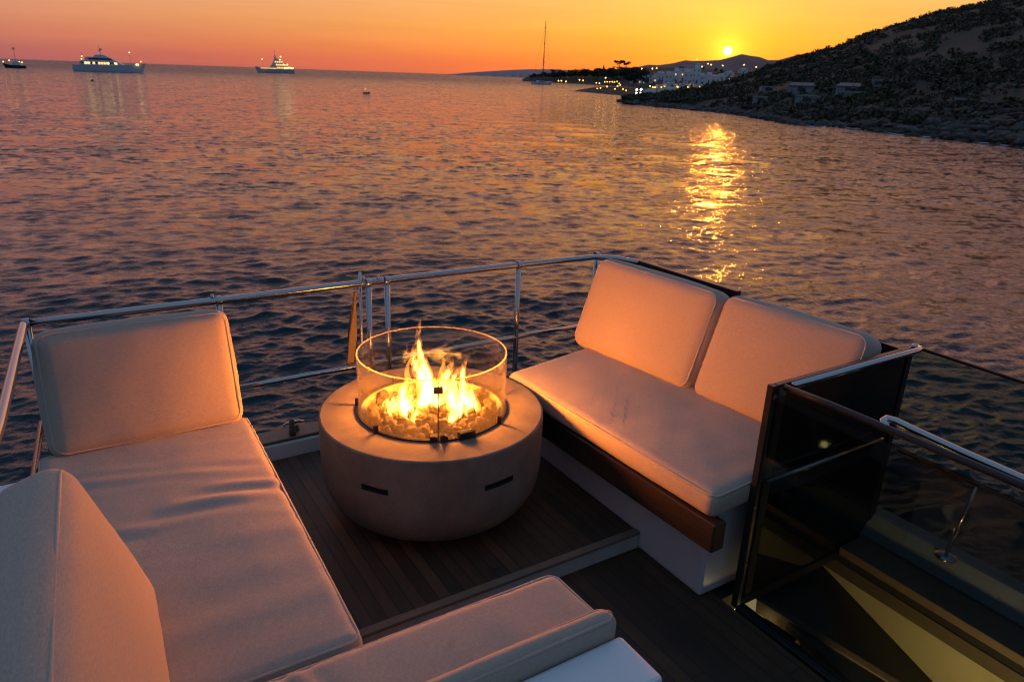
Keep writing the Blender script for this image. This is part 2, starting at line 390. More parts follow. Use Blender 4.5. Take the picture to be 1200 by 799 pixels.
# ------------------------------------------------------------------ land
BVHS = []
def fbm(x, y, s, oct_=4):
    v = 0; a = 1
    for k in range(oct_): v += a*mnoise.noise(Vector((x*s, y*s, k*7.1))); s *= 2.05; a *= .5
    return v
def terrain(name, prof, material, rows=36, bulge=.35, rough=1.0, back=1.6, azstep=.12, rscale=.03):
    """prof: (px, py_shore_distance, ridge px y, ridge distance).  shore is put on the water at that distance."""
    pts = []
    for px, ds, ry, dr_ in prof:
        r = at_dist(px, ry, dr_); pts.append((math.atan2(r.x, r.y), ds, dr_, r.z))
    pts.sort(); A = np.array(pts); a0, a1 = A[0, 0], A[-1, 0]
    n = max(8, int((a1-a0)/R(azstep))); az_ = np.linspace(a0, a1, n)
    ds = np.interp(az_, A[:, 0], A[:, 1]); dd = np.interp(az_, A[:, 0], A[:, 2]); zz = np.interp(az_, A[:, 0], A[:, 3])
    V = []; tt = np.concatenate([[-.12], np.linspace(0, 1, rows), 1+np.linspace(.12, 1, 8)*(back-1)])
    for i in range(n):
        for q in tt:
            d_ = ds[i] + (dd[i]-ds[i])*q
            d_ += (fbm(az_[i]*300, 3.3, .35)*.03*ds[i])*(1-min(1, abs(q)*1.5)) if q < .7 else 0
            x, y = d_*math.sin(az_[i]), d_*math.cos(az_[i])
            if q < 0: zc = WATER-1.5
            elif q <= 1:
                h = (1-bulge)*q + bulge*(1-(1-q)**2)
                zc = WATER + .15 + (zz[i]-WATER)*h + fbm(x, y, rscale)*rough*min(1, q*6)*(1-.75*q)
                if q < .08: zc = max(zc, WATER+.05) if q > 0 else WATER-.2
            else: zc = WATER + (zz[i]-WATER)*max(.0, 1-((q-1)/(back-1))**1.3)
            V.append((x, y, zc))
    k = len(tt); Q = [(i*k+j, (i+1)*k+j, (i+1)*k+j+1, i*k+j+1) for i in range(n-1) for j in range(k-1)]
    o = np_mesh(name, V, Q, material, smooth=True); tag(o, kind='structure')
    BVHS.append(BVHTree.FromPolygons(V, Q)); return o, V, Q
near_prof = [(722, 225, 122.4, 228), (735, 208, 120.5, 222), (760, 198, 115.5, 245), (790, 187, 110.5, 270), (830, 176, 104, 300), (847, 171, 98, 330), (868, 163, 91, 360), (888, 154, 83, 400), (920, 140, 71.5, 430), (945, 131, 64, 440), (967, 132, 58, 450), (980, 134, 55, 450), (1013, 131, 41.5, 450), (1054, 122, 29, 455), (1101, 119, 16, 460), (1162, 114, 3, 460), (1200, 110, -5, 460), (1300, 104, -25, 460), (1450, 96, -30, 460), (1700, 90, -20, 460)]
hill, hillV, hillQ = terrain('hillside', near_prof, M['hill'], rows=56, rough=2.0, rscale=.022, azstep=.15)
town_prof = [(612, 1060, 93.2, 1075), (617, 1040, 90.5, 1090), (628, 1010, 87.5, 1100), (645, 985, 85.5, 1100), (665, 950, 85, 1080), (690, 900, 83.5, 1060), (712, 830, 82, 1000), (730, 760, 81, 960), (750, 700, 79.5, 950), (775, 640, 80, 950), (800, 600, 80, 950), (840, 560, 82, 950), (880, 540, 84, 950), (930, 540, 86, 950)]
town, _, _ = terrain('town_slope', town_prof, M['hill'], rows=24, rough=1.5, rscale=.01, azstep=.1, bulge=.1)
spit_prof = [(650, 382, 108.6, 384), (668, 378, 108.2, 386), (680, 370, 105.5, 400), (700, 345, 102.5, 420), (720, 322, 102.3, 430), (742, 300, 103.3, 430), (760, 285, 104, 430), (790, 280, 104, 430), (830, 280, 104, 430)]
spit, _, _ = terrain('headland', spit_prof, M['hill'], rows=14, rough=.7, rscale=.05, azstep=.1, bulge=.3)
far_prof = [(725, 1800, 84, 2600), (743, 1800, 79.5, 2600), (760, 1800, 76, 2600), (772, 1800, 76.5, 2600), (790, 1800, 74, 2600), (803, 1800, 70.6, 2600), (812, 1800, 71.3, 2600), (843, 1800, 70.3, 2600), (858, 1800, 66.5, 2600), (869, 1800, 63.3, 2600), (880, 1800, 65.5, 2600), (890, 1800, 67, 2600), (900, 1800, 71, 2600), (912, 1800, 71, 2600), (930, 1800, 66, 2600), (948, 1800, 62, 2600), (980, 1800, 57, 2600), (1100, 1800, 50, 2600)]
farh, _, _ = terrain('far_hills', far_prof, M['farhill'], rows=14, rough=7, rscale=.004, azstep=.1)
isl_prof = [(520, 5600, 88, 6000), (545, 5600, 85.5, 6000), (575, 5600, 83.5, 6000), (600, 5600, 82.2, 6000), (622, 5600, 81.5, 6000), (650, 5600, 81.5, 6000), (690, 5600, 84, 6000), (720, 5600, 88, 6000)]
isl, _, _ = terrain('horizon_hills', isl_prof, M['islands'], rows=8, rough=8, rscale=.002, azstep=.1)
def ground_z(x, y):
    best = None
    for bt in BVHS[:3]:
        h = bt.ray_cast(Vector((x, y, 900)), Vector((0, 0, -1)))
        if h[0] is not None and (best is None or h[0].z > best): best = h[0].z
    return best
def march(px, py, d0, d1, hmax=.3, steps=260):      # first spot on the sight line close above land
    for i in range(steps):
        d_ = d0*(d1/d0)**(i/steps); p = at_dist(px, py, d_); g = ground_z(p.x, p.y)
        if g is not None and p.z-g <= hmax: return p, g
    return None, None

def leaf_quads(centers, radii, per, size, flat=.75):
    """many small leaf-clump quads spread through ellipsoids"""
    n = len(centers)*per; c = np.repeat(centers, per, 0); r = np.repeat(radii, per, 0)
    d = rng.normal(size=(n, 3)); d /= np.linalg.norm(d, axis=1)[:, None]
    rad = rng.uniform(.55, 1.05, n)[:, None]; p = c + d*rad*r
    nrm = d + rng.normal(scale=.6, size=(n, 3)); nrm /= np.linalg.norm(nrm, axis=1)[:, None]
    a = np.cross(nrm, rng.normal(size=(n, 3))); a /= np.linalg.norm(a, axis=1)[:, None]; b_ = np.cross(nrm, a)
    s_ = (np.repeat(size, per)*rng.uniform(.6, 1.3, n))[:, None]
    V = np.stack([p-a*s_-b_*s_*.6, p+a*s_-b_*s_*.7, p+a*s_*.8+b_*s_, p-a*s_*.7+b_*s_*.8], 1).reshape(-1, 3)
    return V, np.arange(n*4).reshape(-1, 4)
def scrub():
    cs, rs, ss = [], [], []; cnt = 0
    while cnt < 5200:
        px = random.uniform(735, 1330); u = random.random()**1.35
        a = az_of(px, 100); q = .015 + u*.95
        ds_ = np.interp(px, [p[0] for p in near_prof], [p[1] for p in near_prof]); dr_ = np.interp(px, [p[0] for p in near_prof], [p[3] for p in near_prof])
        d_ = ds_ + (dr_-ds_)*q; x, y = d_*math.sin(a), d_*math.cos(a)
        dens = fbm(x, y, .03)*1.5+.52+fbm(x+90, y, .12)*.9
        if random.random() > dens: continue
        hh = BVHS[0].ray_cast(Vector((x, y, 900)), Vector((0, 0, -1)))
        if hh[0] is None or hh[0].z < WATER+.7: continue
        s_ = (random.uniform(.35, .8) if random.random() < .7 else random.uniform(.8, 1.4))*(1+.35*q)
        cs.append((x, y, hh[0].z+s_*.35)); rs.append((s_*1.15, s_*1.15, s_*.7)); ss.append(s_*.22); cnt += 1
    V, Q = leaf_quads(np.array(cs), np.array(rs), 34, np.array(ss))
    o = np_mesh('hillside_scrub', V, Q, M['leaf']); tag(o, kind='stuff')
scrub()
def rocks():
    ico = bmesh.new(); bmesh.ops.create_icosphere(ico, subdivisions=2, radius=1); bv = np.array([v.co[:] for v in ico.verts]); bf = np.array([[v.index for v in f.verts] for f in ico.faces]); ico.free()
    V, F = [], []; 
    for k in range(900):
        px = random.uniform(732, 1330); ds_ = np.interp(px, [p[0] for p in near_prof], [p[1] for p in near_prof]); a = az_of(px, 130)
        d_ = ds_ + random.uniform(-1.5, 3) + random.random()**2.5*18; x, y = d_*math.sin(a), d_*math.cos(a)
        hh = BVHS[0].ray_cast(Vector((x, y, 900)), Vector((0, 0, -1))); zz = hh[0].z if hh[0] is not None else WATER
        s_ = random.uniform(.25, .95); sc = np.array([s_*random.uniform(.8, 1.8), s_*random.uniform(.8, 1.8), s_*random.uniform(.4, .8)])
        o_ = rng.uniform(0, 50, 3); q = bv*(1+.35*np.sin(bv*3.1+o_)+.15*np.sin(bv[:, [1, 2, 0]]*6+o_))*(1+rng.normal(0, .13, (len(bv), 1)))
        F.append(bf+len(V)*len(bv)); V.append(q*sc+np.array([x, y, max(zz, WATER-.1)]))
    o = np_mesh('shore_rocks', np.concatenate(V), np.concatenate(F), M['rock'], tris=True); tag(o, kind='stuff')
rocks()
def foam():
    mb = MB()
    for k in range(46):
        px = random.uniform(960, 1290) if k > 8 else random.uniform(880, 960); ds_ = np.interp(px, [p[0] for p in near_prof], [p[1] for p in near_prof]); a = az_of(px, 150)
        d_ = ds_-random.uniform(1.2, 3.0); L = random.uniform(.3, 1.5); n = 6; top = []
        for i in range(n+1):
            aa = a + (i/n-.5)*L/d_; wv = random.uniform(-.12, .12)
            top.append((d_+wv, aa, .07*math.sin(PI*i/n)+.02))
        lo = [(q*math.sin(aa), q*math.cos(aa), WATER+.05) for q, aa, w_ in [(t_[0]-t_[2], t_[1], 0) for t_ in top]]
        hi = [((t_[0])*math.sin(t_[1]), t_[0]*math.cos(t_[1]), WATER+.09+t_[2]*.3) for t_ in top]
        bk = [((t_[0]+t_[2])*math.sin(t_[1]), (t_[0]+t_[2])*math.cos(t_[1]), WATER+.05) for t_ in top]
        vs = lo+hi+bk; m_ = n+1
        mb.add(vs, [(i, i+1, m_+i+1, m_+i) for i in range(n)]+[(m_+i, m_+i+1, 2*m_+i+1, 2*m_+i) for i in range(n)])
    tag(mb.build('surf', M['foam'], smooth=True), kind='stuff')
foam()

# trees on the far town ridge
def tree(px, py_top, d, hgt, label, group, pine=False, wide=1.0):
    p = at_dist(px, py_top, d); top = p.z; g = ground_z(p.x, p.y)
    if g is None: g = top-hgt
    hgt = max(hgt, top-g+.3); base = Vector((p.x, p.y, top-hgt))
    root = empty('pine_tree' if pine else 'tree', base); tag(root, label, 'tree', group)
    mb = MB(); mb.tube([(0, 0, -.5), (.1, 0, hgt*.4), (.15, .05, hgt*.85)], [.35, .27, .12], 7)
    for k in range(5):
        a = k*1.3; mb.tube([(.1, 0, hgt*(.45+.07*k)), (math.cos(a)*hgt*.16*wide, math.sin(a)*hgt*.16*wide, hgt*(.62+.06*k))], [.14, .05], 5)
    mb.build('trunk', M['bark'], root)
    cs, rs = [], []
    for k in range(9 if pine else 13):
        a = random.uniform(0, 2*PI)
        if pine: rr = hgt*.17*wide*random.random()**.5; cs.append((rr*math.cos(a), rr*math.sin(a), hgt*random.uniform(.76, .93))); q = hgt*random.uniform(.07, .12)
        else: rr = hgt*.22*wide*random.random()**.5; cs.append((rr*math.cos(a), rr*math.sin(a), hgt*random.uniform(.35, .88))); q = hgt*random.uniform(.10, .17)
        rs.append((q*wide, q*wide, q*.8))
    V, Q = leaf_quads(np.array(cs), np.array(rs), 70, np.full(len(cs), hgt*.028))
    o = np_mesh('crown', V, Q, M['leaf2']); o.parent = root
    return root
for px, yt, wd in ((700, 79.5, 1.4), (718, 78.5, 1.5), (731, 78, 1.6), (744, 78.5, 1.5), (752, 79.5, 1.3), (722, 83, 1.7), (738, 84, 1.7)):
    tree(px, yt, 690, 10, 'large dark broad tree massed below the umbrella pines', 'broad trees below the umbrella pines', False, wd)
tree(726.5, 70.5, 700, 12, 'tall umbrella pine with round dark crown on the town ridge', 'trees above the harbour town', True, 2.0)
tree(734.5, 72, 705, 11, 'slimmer umbrella pine just right of the tallest pine', 'trees above the harbour town', True, 1.5)
tree(708, 76.5, 800, 8, 'pointed cypress-like tree standing up from the ridge by the lamps', 'trees above the harbour town', False, .45)
tree(649, 80.5, 1040, 9, 'broad rounded tree above the shore behind the sailing boat', 'trees above the harbour town', False, 1.5)
tree(655, 81, 1035, 8, 'lower rounded tree beside the broad tree behind the sailing boat', 'trees above the harbour town', False, 1.2)
for k in range(44):
    px = 622 + k*3.0 + random.uniform(-1.2, 1.2)
    d = float(np.interp(px, [612, 690, 730, 775], [1060, 960, 820, 720]))
    yt = float(np.interp(px, [612, 622, 640, 660, 690, 720, 755], [90, 86.8, 84.4, 82.4, 80.6, 78.6, 77.5])) + random.uniform(-1.2, 1.6)
    tree(px, yt, d, random.uniform(6, 9), 'dark rounded tree in the wood along the far town ridge', 'wood trees along the town ridge', False, random.uniform(1.1, 1.7))
for k in range(16):
    px = random.uniform(745, 850); py = random.uniform(82, 97); p, g = march(px, py, 430, 1000)
    if p is None: continue
    d = math.hypot(p.x, p.y); tree(px, py-5, d, random.uniform(5, 7), 'dark garden tree between the white houses of the town', 'trees among the town houses', False, 1.3)

# houses
def house(px, py, wpx, hpx, d0, d1, label, cat='house', group=None, material='house', lit=.3, flat=True, depth=7., name='house', dfix=None, turn=0.):
    if dfix: p = at_dist(px, py, dfix); g = p.z
    else:
        p, g = march(px, py, d0, d1)
        if p is None: p = at_dist(px, py, d1); g = p.z
    d = math.hypot(p.x, p.y); s_ = d/905; W_, H_ = wpx*s_/1.04, hpx*s_
    root = empty(name, (p.x, p.y, p.z-.2 + (.7 if name == 'hillside_house' else 0)), -math.atan2(p.x, p.y)+turn); tag(root, label, cat, group)
    mb = MB(); mb.box(-W_/2, W_/2, 0, depth, -6, H_)
    if W_ > 6: mb.box(-W_*.22, W_*.3, depth*.3, depth*.9, H_+.002, H_*1.35)
    mb.build('wall', M[material], root)
    rf = MB()
    if flat: rf.box(-W_/2-.12, W_/2+.12, -.12, depth*.28, H_+.01, H_+.3)
    else: rf.hexa([(-W_/2-.15, -.25, H_+.01), (W_/2+.15, -.25, H_+.01), (W_/2+.15, depth+.2, H_+.01), (-W_/2-.15, depth+.2, H_+.01)], [(-W_/2-.15, -.25, H_+.1), (W_/2+.15, -.25, H_+.1), (W_/2-.2, depth*.5, H_+.7), (-W_/2+.2, depth*.5, H_+.7)])
    rf.build('roof', M['roof'] if not flat else M[material], root)
    nx = max(1, int(W_/3.4)); nz = max(1, int(H_/3.0))
    for i in range(nx):
        for j in range(nz):
            cx_ = -W_/2 + (i+.5)*W_/nx; cz = H_*(j+.5)/nz
            wb = MB().box(cx_-.45, cx_+.45, -.05, -.004, cz-.55, cz+.6)
            wb.build('window', M['pane_lit'] if random.random() < lit else M['pane'], root)
    dr = MB().box(W_*.05, W_*.05+.95, -.055, -.004, -.2, min(2.05, H_*.7)).build('door', M['wood'], root)
    return root
town_houses = [(783, 99, 9, 9), (791, 97, 8, 10), (799, 94.5, 7, 11), (806, 98, 10, 10), (815, 97, 9, 13), (822, 99.5, 8, 8), (829, 97, 9, 7), (772, 94, 12, 6), (765, 97.5, 8, 5), (838, 98, 10, 6), (845, 95, 8, 5), (787, 104, 12, 4.5), (803, 104.5, 11, 5), (817, 105, 10, 5), (775, 104.5, 9, 4), (752, 99, 8, 4.5), (757, 91, 7, 4), (741, 97, 8, 4), (853, 90, 9, 4), (870, 86, 9, 3.5)]
hl = ['two storey white cube house low in the town left of the towers', 'white cube house second from the left in the main cluster', 'narrow white house with tall front in the cluster', 'wide white house in the middle of the town cluster', 'tallest white house of the town with raised roof room', 'small white house right of the tallest house', 'white house at the right end of the cluster', 'long white house set above the cluster under dark trees', 'low white house left of the long upper house', 'low white house close to the dark near hill', 'small white house under the far hill lamps', 'low white quay house under amber lamps on the left', 'low white quay house in the middle of the amber lamps', 'low white quay house at the right end of the amber lamps', 'short white quay house nearest the bright floodlights', 'low house among trees above the floodlights', 'small upper house between two lamps on the ridge', 'low house left of the floodlights under the pines', 'isolated small house on the slope below the sun', 'highest small house on the slope right of the sun']
for (px, py, wp, hp), l in zip(town_houses, hl):
    house(px, py, wp*1.15, hp*1.2, 430, 1000, l, 'house', 'white houses of the harbour town', lit=.12, turn=random.uniform(-.25, .25))
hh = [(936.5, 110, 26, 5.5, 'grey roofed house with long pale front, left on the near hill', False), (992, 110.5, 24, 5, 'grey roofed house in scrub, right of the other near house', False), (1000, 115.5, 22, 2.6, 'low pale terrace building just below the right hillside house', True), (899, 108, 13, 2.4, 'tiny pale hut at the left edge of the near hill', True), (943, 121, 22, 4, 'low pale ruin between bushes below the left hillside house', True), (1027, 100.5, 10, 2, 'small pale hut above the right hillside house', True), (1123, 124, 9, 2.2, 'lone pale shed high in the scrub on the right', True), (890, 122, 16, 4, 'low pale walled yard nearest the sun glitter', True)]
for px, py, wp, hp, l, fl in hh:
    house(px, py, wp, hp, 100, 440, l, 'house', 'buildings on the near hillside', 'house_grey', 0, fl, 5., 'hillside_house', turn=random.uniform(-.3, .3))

# harbour quay, low moored-up buildings
house(762, 112.5, 20, 6, 0, 0, 'low white harbour building with flat roof beside the floodlights', 'building', 'low white harbour buildings', 'house', 0, True, 8, 'harbour_building', dfix=292)
house(782, 111.5, 24, 7, 0, 0, 'longer white harbour building at the foot of the dark hill', 'building', 'low white harbour buildings', 'house', 0, True, 8, 'harbour_building', dfix=285)

# lamps
lampproto = {}
def street_lamp(px, py, d0, d1, label, group, key='lamp', rad=.16, cat='street lamp', pole=4.5):
    p, g = march(px, py, d0, d1, pole)
    if p is None:
        p = at_dist(px, py, d1); g = p.z-pole
    d = math.hypot(p.x, p.y); h = max(.6, p.z-g)
    root = empty('street_lamp', (p.x, p.y, g)); tag(root, label, cat, group)
    MB().tube([(0, 0, -.4), (0, 0, h)], [.09, .05], 6).build('post', M['pole'], root)
    k = (key, round(rad*d/400, 1))
    if k not in lampproto:
        me = bpy.data.meshes.new('lamp_globe'); bm = bmesh.new(); bmesh.ops.create_icosphere(bm, subdivisions=2, radius=max(.08, k[1])); bm.to_mesh(me); bm.free(); me.materials.append(M[key]); lampproto[k] = me
    o = bpy.data.objects.new('lamp_globe', lampproto[k]); COL.objects.link(o); o.parent = root; o.location = (0, 0, h)
    return root
c4 = lambda L: [(610+x/8, 40+y/8) for x, y in L]; c5 = lambda L: [(720+x/6, 40+y/6) for x, y in L]
for px, py in c4([(620, 345), (728, 348), (786, 345), (1022, 330), (1137, 327)])+c5([(267, 245), (297, 242)]):
    street_lamp(px, py, 600, 1050, 'amber street lamp in the row along the top of the town ridge', 'amber lamps along the town ridge', rad=.30)
for px, py in c4([(355, 440), (383, 440), (427, 447), (553, 432), (587, 437), (797, 412)]):
    street_lamp(px, py, 600, 1050, 'amber shore lamp low under the dark trees behind the sailing boat', 'amber lamps on the far shore', rad=.26)
for px, py in c4([(710, 460), (740, 463), (790, 450), (812, 450), (835, 450), (860, 450), (880, 452), (905, 447), (925, 465), (935, 480), (910, 490), (885, 515), (960, 518), (990, 530), (720, 512), (750, 508), (812, 493)]):
    street_lamp(px, py, 330, 435, 'amber terrace lamp clustered on the low dark headland', 'amber lamps on the headland terrace', rad=.21, pole=3.6)
for px, py in c4([(1090, 525), (1130, 522), (1085, 555), (1125, 556)]):
    street_lamp(px, py, 270, 300, 'blinding greenish white floodlight on the harbour edge', 'white harbour floodlights', 'lamp_white', rad=.40, pole=5)
for px, py in c5([(250, 367), (270, 375), (285, 377), (330, 380), (352, 373), (445, 377), (470, 375), (515, 382), (538, 368), (580, 377), (600, 372)]):
    street_lamp(px, py, 430, 900, 'amber promenade lamp in the line below the white houses', 'amber lamps on the promenade', rad=.24)
for px, py in c5([(582, 180), (587, 230), (617, 230), (658, 210), (680, 217), (762, 223), (912, 218), (997, 233), (806, 317)]):
    street_lamp(px, py, 500, 1800, 'lone amber lamp on the slope below the setting sun', 'amber lamps on the far slope', rad=.25)

# ------------------------------------------------------------------ boats
def hull_mesh(L, beam, free, bow_rise, rake, flare=.75, stern=.85, n=22):
    vs, fs = [], []; m_ = 7
    for i in range(n+1):
        u = i/n; x0 = -L/2 + u*L
        hb = beam/2*(stern + (1-stern)*min(1, u*3)) * (1 if u < .55 else max(.015, 1-((u-.55)/.45)**2.2))
        zt = free + bow_rise*max(0, (u-.45)/.55)**1.8
        for j in range(m_):
            q = j/(m_-1); zz = -.8 + (zt+.8)*q
            w_ = hb*(flare+(1-flare)*q) * (1 if q > .2 else .75+1.25*q)
            xx = x0 + rake*max(0, (u-.6)/.4)*max(0, zz)/max(zt, .1)
            vs.append((xx, w_, zz))
        for j in range(m_):
            q = (m_-1-j)/(m_-1); zz = -.8+(zt+.8)*q; w_ = hb*(flare+(1-flare)*q)*(1 if q > .2 else .75+1.25*q)
            xx = x0 + rake*max(0, (u-.6)/.4)*max(0, zz)/max(zt, .1); vs.append((xx, -w_, zz))
    k = 2*m_
    for i in range(n):
        for j in range(k): fs.append((i*k+j, i*k+(j+1) % k, (i+1)*k+(j+1) % k, (i+1)*k+j))
    fs.append(tuple(range(k))); fs.append(tuple(n*k+j for j in range(k)))
    return MB().add(vs, fs)
def tier(mb, x0, x1, wy, z0, z1, rake_f, rake_b=.5):
    q = rake_f; mb.hexa([(x0, -wy, z0), (x1, -wy, z0), (x1, wy, z0), (x0, wy, z0)], [(x0+rake_b, -wy*.93, z1), (x1-q, -wy*.9, z1), (x1-q, wy*.9, z1), (x0+rake_b, wy*.93, z1)])
def globe(r):
    me = bpy.data.meshes.new('lamp'); bm = bmesh.new(); bmesh.ops.create_icosphere(bm, subdivisions=2, radius=r); bm.to_mesh(me); bm.free(); return me
def add_lamps(root, pts, r, key):
    me = globe(r); me.materials.append(M[key])
    for p in pts:
        o = bpy.data.objects.new('lamp', me); COL.objects.link(o); o.parent = root; o.location = p
def boat_base(px, d, head_deg):
    r = ray(px, 100); a = math.atan2(r.x, r.y)
    return (d*math.sin(a), d*math.cos(a), WATER), -a + R(head_deg)      # heading 0: bow to the right of the picture
def yacht_large():
    loc, rz = boat_base(130, 560, -12); root = empty('motor_yacht', loc, rz); root.scale = (.84, .84, .92)
    tag(root, 'large white motor yacht anchored broadside on the left horizon, bow right', 'yacht')
    L = 47; hull_mesh(L, 9, 4.4, 2.2, 3.2).build('hull', M['yhull'], root, smooth=False)
    s = MB(); tier(s, -19, 12, 3.9, 4.41, 7.2, 5, 1); s.build('main_deck_house', M['ywhite'], root, bevel=.15)
    s = MB(); tier(s, -15, 7, 3.4, 7.21, 9.6, 5.5, 1); s.build('upper_deck_house', M['ywhite'], root, bevel=.15)
    s = MB(); tier(s, -9, 2, 2.6, 9.61, 11.1, 3.5, 1.5); s.build('sun_deck', M['ywhite'], root, bevel=.15)
    s = MB()
    for i in range(13): s.box(-17+i*1.9, -15.7+i*1.9, -3.93, -3.80, 5.2, 6.3)
    s.build('window_band', M['pane'], root)
    for i in (1, 2, 4, 6, 7, 8, 9, 12):
        MB().box(-17+i*1.9, -15.5+i*1.9, -3.99, -3.94, 5.0, 6.4).build('lit_window', M['pane_lit'], root)
    s = MB(); s.hexa([(-12, -3.46, 7.9), (4.6, -3.4, 7.9), (4.6, -3.2, 7.9), (-12, -3.2, 7.9)], [(-12, -3.38, 9.0), (3.3, -3.3, 9.0), (3.3, -3.1, 9.0), (-12, -3.1, 9.0)]); s.build('bridge_window', M['pane'], root)
    s = MB(); s.tube([(-4, 0, 11), (-4.6, 0, 17.5)], [.35, .12], 8); s.box(-5.4, -3.2, -1.2, 1.2, 13.6, 13.9); s.build('mast', M['ywhite'], root)
    s = MB(); s.tube([(-17, 0, 7), (-17, 0, 12.5)], .08, 6); s.tube([(16, 0, 6), (16, 0, 13.2)], .08, 6); s.build('flag_staff', M['pole'], root)
    s = MB(); s.lathe([(.02, 0), (.7, .2), (.85, .7), (.6, 1.2), (.02, 1.4)], 14, (-3.5, 0, 14)); s.build('radar_dome', M['ygold'], root, smooth=True)
    add_lamps(root, [(16, 0, 13.3), (23.2, 0, 7.6), (-17, 0, 9.8), (-18, 2, 8)], .38, 'lampw'); add_lamps(root, [(20.5, -3.2, 5.6), (21.4, -2.4, 5.6)], .55, 'lampw')
    add_lamps(root, [(-13.8, -4.2, 5.6), (-11.5, -4.2, 5.7), (1.5, -4.2, 5.7), (5.8, -4.2, 5.8)], .42, 'lampw')
def yacht_lit():
    loc, rz = boat_base(324.5, 1000, 180+14); root = empty('motor_yacht', loc, rz)
    tag(root, 'tiered motor yacht with brightly lit golden stern, near the centre left horizon', 'yacht')
    L = 44; hull_mesh(L, 10, 4.6, 2.6, 3).build('hull', M['ywhite'], root)
    for nm, a in (('main_deck_house', (-20, 9, 4.2, 4.62, 8.2, 4, 1.5)), ('upper_deck_house', (-15, 6, 3.6, 8.21, 11.6, 4, 2.5)), ('bridge_deck_house', (-9, 4, 3.0, 11.61, 14.4, 3.5, 2.5)), ('sun_deck', (-4, 2.5, 2.2, 14.41, 17, 2.5, 1.5))):
        s = MB(); tier(s, *a); s.build(nm, M['ygold'], root, bevel=.15)
    for z0, a, b_ in ((5.6, -20, -1), (9.0, -14, -1), (12.4, -8, 0)):
        k = 0; x = a
        while x < b_:
            MB().box(x, x+1.7, 3.2 if z0 > 12 else (3.72 if z0 > 8 else 4.3), 4.4 if z0 < 8 else (3.9 if z0 < 12 else 3.3), z0, z0+1.5).build('lit_window', M['pane_lit'], root); x += 2.5
    s = MB(); s.box(0, 19, 4.55, 4.75, 5.2, 5.75); s.build('lit_side_strip', M['pane_lit'], root)
    s = MB(); s.tube([(0, 0, 17), (0, 0, 28)], [.5, .12], 8); s.box(-.3, .3, -2, 2, 20, 20.4); s.hexa([(-1.5, -1, 17), (1.5, -1, 17), (1.5, 1, 17), (-1.5, 1, 17)], [(-.5, -.4, 20), (.5, -.4, 20), (.5, .4, 20), (-.5, .4, 20)]); s.build('mast', M['yhull'], root)
    add_lamps(root, [(-20.5, 3.5, 6.5), (-18, 4.5, 6.8), (-15, 4.5, 6.8), (-12.5, 4.5, 6.6), (-6, 2, 13.5), (-6, 0, 15.8), (-14, 3, 10.5), (-9, 3.5, 10.3), (-7, 0, 19.3), (-10, 4.5, 6.4)], .75, 'lampw')
    add_lamps(root, [(15.5, 0, 15.5)], .6, 'lampw')
    MB().tube([(15.5, 0, 5), (15.5, 0, 15.5)], .1, 6).build('bow_staff', M['pole'], root)
def small_boat():
    loc, rz = boat_base(22.5, 640, 170); root = empty('fishing_boat', loc, rz)
    tag(root, 'small dark boat with lamp-topped mast at the far left horizon', 'boat')
    hull_mesh(12.5, 4, 1.9, 1.4, 1.4).build('hull', M['ydark'], root)
    s = MB(); tier(s, -3.5, 2, 1.4, 1.91, 4.2, .8, .3); s.build('cabin', M['ywhite'], root, bevel=.08)
    MB().box(-2.6, .8, -1.46, -1.38, 2.8, 3.7).build('cabin_window', M['pane'], root)
    s = MB(); s.tube([(-.5, 0, 4), (-.5, 0, 13.6)], [.16, .07], 8); s.box(-1.5, .5, -.1, .1, 12.6, 13.2); s.box(-1.1, .1, -.6, .6, 11.7, 12.0); s.build('mast', M['pole'], root)
    add_lamps(root, [(3.2, 0, 5.0), (6.9, 0, 3.9), (-2.8, 1, 4.2), (-4.2, 0, 3.9)], .38, 'lampw')
def sail_boat():
    loc, rz = boat_base(634.5, 670, 34); root = empty('sailing_yacht', loc, rz)
    tag(root, 'pale sailing boat with very tall bare mast anchored off the headland', 'sailboat')
    hull_mesh(19.5, 5.2, 2.0, .8, 2.0).build('hull', M['yhull'], root)
    s = MB(); tier(s, -5, 3.5, 1.6, 2.01, 3.2, 1.8, .5); s.build('cabin', M['ywhite'], root, bevel=.08)
    MB().box(-4, 2, -1.62, -1.56, 2.4, 2.9).build('cabin_window', M['pane'], root)
    MB().tube([(1, 0, 2), (1.7, 0, 51)], [.42, .22], 8).build('mast', M['pole'], root)
    MB().tube([(1, 0, 4.2), (-7.5, 0, 4.0)], [.3, .2], 8).build('boom', M['pole'], root)
    s = MB()
    for a in ((9.8, 0, 3), (-9.3, 0, 2.2)): s.tube([(1.65, 0, 48), a], .06, 5)
    for sg in (1, -1): s.tube([(1.4, 0, 32), (1, sg*2.3, 2)], .05, 5)
    s.build('rigging', M['pole'], root)
    s = MB(); s.box(1.3, 1.6, -2.0, 2.0, 18, 18.2); s.box(1.4, 1.7, -1.6, 1.6, 33, 33.2); s.build('spreader', M['pole'], root)
yacht_large(); yacht_lit(); small_boat(); sail_boat()
loc, rz = boat_base(429, 222, 20); root = empty('dinghy', loc, rz); tag(root, 'tiny dinghy carrying one white light on open water', 'boat')
hull_mesh(1.9, .9, .35, .15, .2).build('hull', M['ydark'], root); MB().tube([(-.3, 0, .3), (-.3, 0, 1.1)], .03, 6).build('light_pole', M['pole'], root); add_lamps(root, [(-.3, 0, 1.15)], .10, 'lampw')
MB()
bo = MB().lathe([(.02, -.3), (.4, -.1), (.45, .15), (.3, .4), (.06, .5), (.02, .9)], 14).build('mooring_buoy', M['ydark'], smooth=True, loc=boat_base(109, 290, 0)[0]); tag(bo, 'small dark buoy floating below the large white motor yacht', 'buoy')

